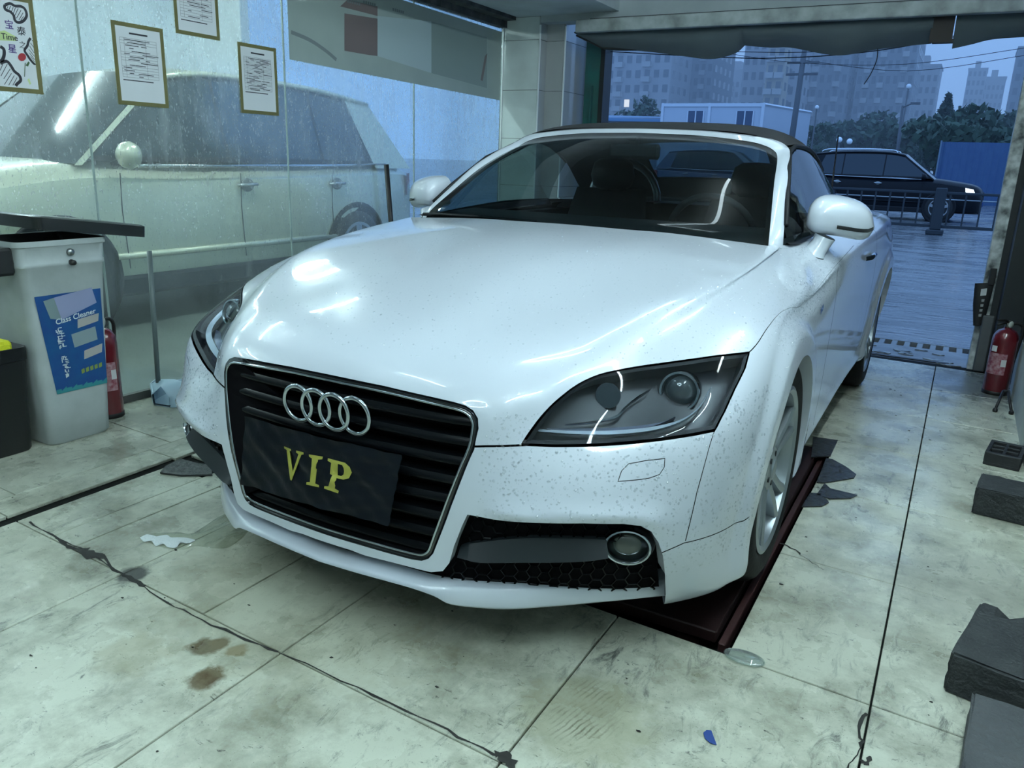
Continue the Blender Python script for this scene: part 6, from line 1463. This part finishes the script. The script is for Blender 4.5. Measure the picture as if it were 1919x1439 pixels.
# ---- blue corrugated site fence
BLUE = mat('blue_sheet_metal', (.03, .08, .19), rough=.4, noise=(3, .4, (.05, .12, .22)))
bf_ = thing('site_fence', 'blue corrugated site fence behind the black estate car', 'fence', (6.5, 36, -.05))
for p0, p1, hgt in ((-6.6, -4.0, 2.45), (-4.0, -1.0, 3.35), (-1.0, 3.0, 3.35), (3.0, 8.0, 3.2)):
    m_ = MB(); n = int((p1 - p0) / .11); m_.grid([[(p0 + (p1 - p0) * q / n, (.05 if q % 2 else 0) - .0, z) for z in (0, hgt)] for q in range(n + 1)]); m_.build('fence_panel', BLUE, bf_, fixn=False)
    m_ = MB(); m_.box((p0 - .03, -.05, 0), (p0 + .03, .02, hgt + .05)); m_.build('fence_post', mat('fence_post', (.12, .18, .25), rough=.4), bf_)
# ---- container offices
CW = mat('container_white', (.45, .50, .56), rough=.5, noise=(.8, .4, (.38, .43, .50))); CB = mat('container_frame', (.55, .60, .66), rough=.4)
co = thing('site_office', 'row of three pale prefab container offices with small windows', 'building', (0, 40, -.05))
def cx(px, yy=40.): return at(px, 205, 1, yy)[0]
xs_ = [cx(1242), cx(1330), cx(1430)]; top_ = 4.25
mods = [(xs_[0], xs_[1]), (xs_[1], xs_[2])]
for k, (a, b) in enumerate(mods):
    m_ = MB(); m_.box((a, 0, .3), (b, 6, top_ - .1)); mo_ = m_.build('module', CW, co)
    for lo_, hi_ in (((a, -.05, top_ - .16), (b, .05, top_)), ((a - .07, -.055, 0), (a + .07, .05, top_ + .01)),) + ((((b - .07, -.055, 0), (b + .07, .05, top_ + .01)),) if k == 1 else ()):
        m_ = MB(); m_.box(lo_, hi_); m_.build('frame_beam', CB, mo_)
    xc = a + (b - a) * (.72 if k == 0 else .68)
    for z0 in (3.08,):
        m_ = MB(); m_.box((xc - .42, -.03, z0), (xc + .42, .02, z0 + .8)); m_.build('window', mat('office_window', (.03, .06, .12), rough=.12), mo_)
        for q in (-.42, 0, .42):
            m_ = MB(); m_.box((xc + q - .03, -.05, z0), (xc + q + .03, .0, z0 + .8)); m_.build('window_bar', CB, mo_)
xe = cx(1475, 44.)
m_ = MB(); m_.add([(xs_[2], 0, .3), (xs_[2], 0, top_ - .05), (xe + .9, 6, top_ - .05), (xe + .9, 6, .3)], [(0, 1, 2, 3)]); m_.add([(xs_[2], 0, top_ - .05), (xe + .9, 6, top_ - .05), (xs_[2], 6, top_ - .05)], [(0, 1, 2)]); m_.build('end_wall', CW, co, fixn=False)
m_ = MB(); m_.tube([(xs_[2], 0, top_ - .05), (xe + .9, 6, top_ - .05)], .08, 4); m_.build('frame_beam', CB, co)
lo2 = thing('site_shed', 'low grey-blue site shed left of the container offices', 'building', (0, 43, -.05)); a, b = at(1148, 215, 1, 43.)[0] - 4, at(1242, 215, 1, 43.)[0]
m_ = MB(); m_.box((a, 0, 0), (b, 5, 3.7)); m_.build('wall', mat('shed_wall', (.20, .25, .31), rough=.6), lo2)
m_ = MB(); m_.add([(a - .2, -.3, 3.7), (b + .2, -.3, 3.6), (b + .2, 5, 4.0), (a - .2, 5, 4.15)], [(0, 1, 2, 3)]); m_.add([(a - .2, -.3, 3.55), (b + .2, -.3, 3.45), (b + .2, -.3, 3.6), (a - .2, -.3, 3.7)], [(0, 1, 2, 3)]); m_.build('roof', mat('shed_roof', (.10, .22, .38), rough=.4), lo2, fixn=False)
# ---- high-rise flats
FAC = mat('facade_grey', (.30, .31, .33), rough=.8, noise=(.15, .5, (.24, .25, .27))); FAC2 = mat('facade_beige', (.34, .31, .24), rough=.8); FAC3 = mat('facade_dark', (.17, .19, .21), rough=.8)
WIN = mat('flat_window', (.03, .045, .07), rough=.15); SLAB = mat('balcony_slab', (.34, .35, .36), rough=.8); LITW = mat('lit_window', (.8, .8, .7), rough=.5, emit=(1, .92, .75), estr=.9)
def tower(label, px0, px1, ytop_px, dist, bays, facade, depth=16, balconies=(), seedv=0, lit=(), zmax=None):
    """flats seen between two photograph columns at a given distance"""
    x0, x1 = at(px0, 200, 1, dist)[0], at(px1, 200, 1, dist)[0]; zt = zmax or at((px0 + px1) / 2, ytop_px, 1, dist)[2]
    t = thing('apartment_tower', label, 'building', (x0, dist, -.05)); w = x1 - x0; fh = 3.0; nf = int(zt // fh)
    m_ = MB(); m_.box((0, 0, 0), (w, depth, zt)); m_.build('wall', facade, t)
    m_ = MB(); m_.box((w * .3, depth * .3, zt), (w * .6, depth * .7, zt + 3.2)); m_.box((-.2, -.2, zt), (w + .2, depth + .2, zt + .5)); m_.build('parapet', facade, t)
    g = random.Random(seedv); bw = w / bays; wm = MB(); 
    proto = None; wp = None
    for i in range(nf):
        z = i * fh + .9
        if z < 4: continue
        for k in range(bays):
            xc = (k + .5) * bw
            if k in balconies:
                if proto is None:
                    m_ = MB(); m_.box((-bw * .44, -1.3, -.9), (bw * .44, 0, -.72)); m_.box((-bw * .44, -1.3, -.72), (bw * .44, -1.2, .15)); m_.box((-bw * .44, -1.3, -.72), (-bw * .44 + .1, 0, .15)); m_.box((bw * .44 - .1, -1.3, -.72), (bw * .44, 0, .15)); o = m_.build('balcony', SLAB, t); proto = o
                else: o = proto.copy(); COL.objects.link(o)
                o.location = (xc, 0, z)
            is_lit = (i, k) in lit
            if wp is None or is_lit:
                m_ = MB(); m_.box((-bw * .27, -.07, 0), (bw * .27, .05, 1.55)); o = m_.build('window', LITW if is_lit else WIN, t)
                if not is_lit: wp = o
            else: o = wp.copy(); COL.objects.link(o)
            o.location = (xc, -.03, z)
    # stepped side face: windows on the flank turned to us
    flank = w if (x0 + x1) / 2 < 0 else 0
    fw = None
    for i in range(nf):
        z = i * fh + .9
        if z < 6: continue
        for k in range(max(2, int(depth // 4))):
            if fw is None: m_ = MB(); m_.box((-.06, -.8, 0), (.06, .8, 1.5)); o = m_.build('flank_window', WIN, t); fw = o
            else: o = fw.copy(); COL.objects.link(o)
            o.location = (flank, 2.2 + k * 4, z)
    return t
tower('grey tower of flats with recessed balconies behind the low shed', 1100, 1252, 0, 170, 9, FAC, 14, (3, 6), 1, ((7, 1), (4, 4)), zmax=44)
tower('dark tower of flats beside the first sky gap', 1258, 1330, 0, 188, 6, FAC3, 18, (1, 4), 2, zmax=42)
tower('short distant tower of flats in the sky gap', 1345, 1392, 132, 260, 5, FAC, 14, (2,), 3)
tower('beige and grey tower of flats with stacked balconies behind the containers', 1385, 1500, 0, 178, 8, FAC, 7, (3, 4), 4, ((9, 6),), zmax=46)
tower('beige centre bay of flats projecting from the grey tower', 1428, 1462, 0, 167, 2, FAC2, 4.6, (0, 1), 9, zmax=46)
tower('dark grey tower of flats behind the utility pole', 1500, 1582, 0, 186, 6, FAC3, 20, (1, 4), 5, zmax=46)
tower('tall dark tower of flats right of the bright sky slit', 1597, 1704, 0, 190, 8, FAC3, 20, (1, 3, 6), 6, zmax=48)
tower('pale distant tower with a lit lamp near its top', 1690, 1750, 124, 250, 5, FAC, 14, (), 7, ((9, 1),))
tower('hazy far office tower with a lower wing', 1803, 1838, 130, 330, 4, FAC, 14, (), 8)
tower('lower wing of the hazy far office tower', 1834, 1876, 146, 348, 5, FAC, 14, (), 10)
tower('dark tower of flats behind the peeling door jamb', 1888, 1990, 90, 220, 6, FAC3, 14, (1, 3), 11)
# ---- trees
LEAF = mat('tree_leaf', (.035, .075, .04), rough=.6, noise=(.8, .8, (.02, .05, .03))); LEAF2 = mat('conifer_leaf', (.02, .05, .035), rough=.6); BARK = mat('tree_bark', (.04, .035, .03), rough=.9)
def tree(label, px, py_top, dist, rx, n, seedv, leaf=LEAF, ry=None, cone=False, base_px=290):
    p = at(px, py_top, 1, dist); ht = p[2] + .05; t = thing('tree', label, 'tree', (p[0], dist, -.05)); g = np.random.default_rng(seedv)
    m_ = MB(); m_.tube([(0, 0, 0), (.1, 0, ht * .5), (0, 0, ht * .85)], [.22, .15, .05], 7); m_.build('trunk', BARK, t, True)
    ry = ry or rx; V_ = []; F_ = []
    if cone: cl = [(0, 0, ht * (.35 + .65 * k / 14), rx * (1 - k / 14.5) ** .9, ht * .06) for k in range(15)]
    else: cl = [(g.uniform(-.6, .6) * rx, g.uniform(-.6, .6) * ry, ht * g.uniform(.30, .80), rx * g.uniform(.35, .55), ht * g.uniform(.13, .2)) for _ in range(14)] + [(0, 0, ht * .8, rx * .4, ht * .2)]
    per = n // len(cl)
    for (cx_, cy_, cz_, cr, ch) in cl:
        d = g.normal(size=(per, 3)); d /= np.linalg.norm(d, axis=1)[:, None]; r = g.uniform(.55, 1.0, per)[:, None]
        c = np.array([cx_, cy_, cz_]) + d * r * [cr, cr, ch]; a = g.normal(size=(per, 3)); a /= np.linalg.norm(a, axis=1)[:, None]; b = np.cross(a, g.normal(size=(per, 3))); b /= np.linalg.norm(b, axis=1)[:, None]
        s_ = (.05 * rx + .10) * g.uniform(.6, 1.3, per)[:, None]
        q = np.stack([c + a * s_, c + b * s_ * .55, c - a * s_, c - b * s_ * .55], 1); base = len(V_) ; V_ += list(q.reshape(-1, 3)); F_ += [tuple(base + 4 * i + k for k in range(4)) for i in range(per)]
    m_ = MB(); m_.add(V_, F_); o = m_.build('foliage', leaf, t, fixn=False)
    return t
tree('broad dark leafy tree behind the blue site fence', 1830, 196, 48, 3.4, 5200, 1)
tree('dark conifer with a spiky top beside the broad leafy tree', 1777, 186, 55, 1.7, 2600, 2, LEAF2, cone=True)
tree('round bushy tree between the two road lamp posts', 1650, 205, 78, 5.0, 4200, 3)
tree('wide bushy tree behind the tall lamp post', 1725, 222, 66, 4.0, 3600, 4)
tree('bushy tree behind the utility pole', 1555, 228, 92, 4.6, 3600, 5)
tree('leafy tree behind the low site shed', 1212, 178, 66, 3.0, 2600, 6)
tree('low dark tree beside the peeling door jamb', 1902, 205, 60, 3.0, 2600, 7)
tree('small leafy tree beside the container offices', 1500, 225, 62, 2.6, 2200, 8)
# ---- poles and lamps
PM = mat('pole_concrete', (.10, .11, .12), rough=.7)
a, b = at(1508, 95, 1, 38.), at(1480, 275, 1, 38.)
up_ = thing('utility_pole', 'tall dark utility pole with two crossarms near the container offices', 'pole', (b[0], 38, -.05)); 
m_ = MB(); m_.tube([(0, 0, 0), (a[0] - b[0], 0, a[2] + .6)], [.16, .11], 8); m_.build('shaft', PM, up_, True)
for dz in (.5, 1.0):
    m_ = MB(); m_.box((a[0] - b[0] - .7, -.05, a[2] - dz), (a[0] - b[0] + .7, .05, a[2] - dz + .09)); m_.build('crossarm', PM, up_)
b = at(1683, 290, 1, 45.); a = at(1692, 196, 1, 45.)
sl_ = thing('street_lamp', 'slim dark street lamp post with a short arm in front of the bushes', 'street lamp', (b[0], 45, -.05)); m_ = MB(); m_.tube([(0, 0, 0), (a[0] - b[0], 0, a[2])], [.09, .06], 7); m_.build('shaft', PM, sl_, True)
m_ = MB(); m_.tube([(a[0] - b[0], 0, a[2] - .1), (a[0] - b[0] + .45, 0, a[2] + .12)], .04, 5); m_.box((a[0] - b[0] + .35, -.1, a[2] + .06), (a[0] - b[0] + .8, .1, a[2] + .16)); m_.build('lamp_head', PM, sl_)
GLOBE = mat('globe_white', (.75, .78, .8), rough=.4)
def globe_lamp(label, pxs, dist, r):
    c0 = at(*pxs[0], 1, dist); t = thing('globe_lamp', label, 'street lamp', (c0[0], dist, -.05)); m_ = MB(); m_.tube([(0, 0, 0), (0, 0, c0[2] - r * .5)], .05, 6); m_.build('shaft', PM, t, True)
    for p in pxs:
        q = at(*p, 1, dist); m_ = MB(); m_.lathe([(.0005, -r)] + [(r * math.cos(x), r * math.sin(x)) for x in np.linspace(-1.3, 1.3, 9)] + [(.0005, r)], 14, (q[0] - c0[0], 0, q[2] + .05)); m_.build('globe', GLOBE, t, True)
        if q[0] != c0[0]: m_ = MB(); m_.tube([(0, 0, q[2] - .35), (q[0] - c0[0], 0, q[2] - .2)], .03, 5); m_.build('arm', PM, t, True)
globe_lamp('street lamp with two white globes above the black estate car', [(1573, 262), (1592, 265)], 34, .115)
globe_lamp('street lamp with one white globe beside the utility pole', [(1531, 201)], 55, .13)
globe_lamp('street lamp with a single white globe against the pale distant tower', [(1703, 162)], 62, .17)
for k, (p, lb) in enumerate(((((1362, 100), (1500, 118), (1700, 120), (1919, 90)), 'overhead line sagging in front of the towers'), (((1500, 112), (1700, 133), (1919, 104)), 'lower overhead line in front of the towers'))):
    m_ = MB(); m_.tube(smooth_pl_(np.array([at(px, py, 1, 37.9 + .2 * k) for px, py in p]), 5), .012, 4); tag(m_.build('overhead_line', mat('wire_black', (.006, .008, .012), rough=.7)), lb, 'wire')
# ---- rain haze over the far road
hz = MB(); hz.box((-158, 31, -.06), (118, 398, 90)); ho = hz.build('rain_haze', None)
hm = bpy.data.materials.new('rain_haze'); hm.use_nodes = True; hm.node_tree.nodes.clear()
vo = hm.node_tree.nodes.new('ShaderNodeOutputMaterial'); vs_ = hm.node_tree.nodes.new('ShaderNodeVolumeScatter'); vs_.inputs['Color'].default_value = (.85, .92, 1, 1); vs_.inputs['Density'].default_value = .0038
hm.node_tree.links.new(vs_.outputs[0], vo.inputs['Volume']); ho.data.materials.append(hm); tag(ho, 'thin bluish rain haze hanging over the far road and towers', 'haze', kind='stuff')
# ---- repeats of a kind share a group
GROUPS = {'paper_notice': 'notices taped to the glass', 'hole_patch': 'black patches laid for floor holes', 'apartment_tower': 'apartment towers beyond the road', 'tree': 'trees across the road',
          'globe_lamp': 'globe street lamps', 'tube_lamp': 'LED tube lamps on the ceiling', 'cable': 'cables across the opening', 'car_lift': 'lift beds under the car', 'road_car': 'cars on the road',
          'bin': 'bins by the glass', 'foam_block': 'foam blocks by the right wall', 'overhead_line': 'overhead lines'}
for o in list(COL.objects):
    b = o.name.split('.')[0]
    if o.parent is None and b in GROUPS and 'category' in o: o['group'] = GROUPS[b]
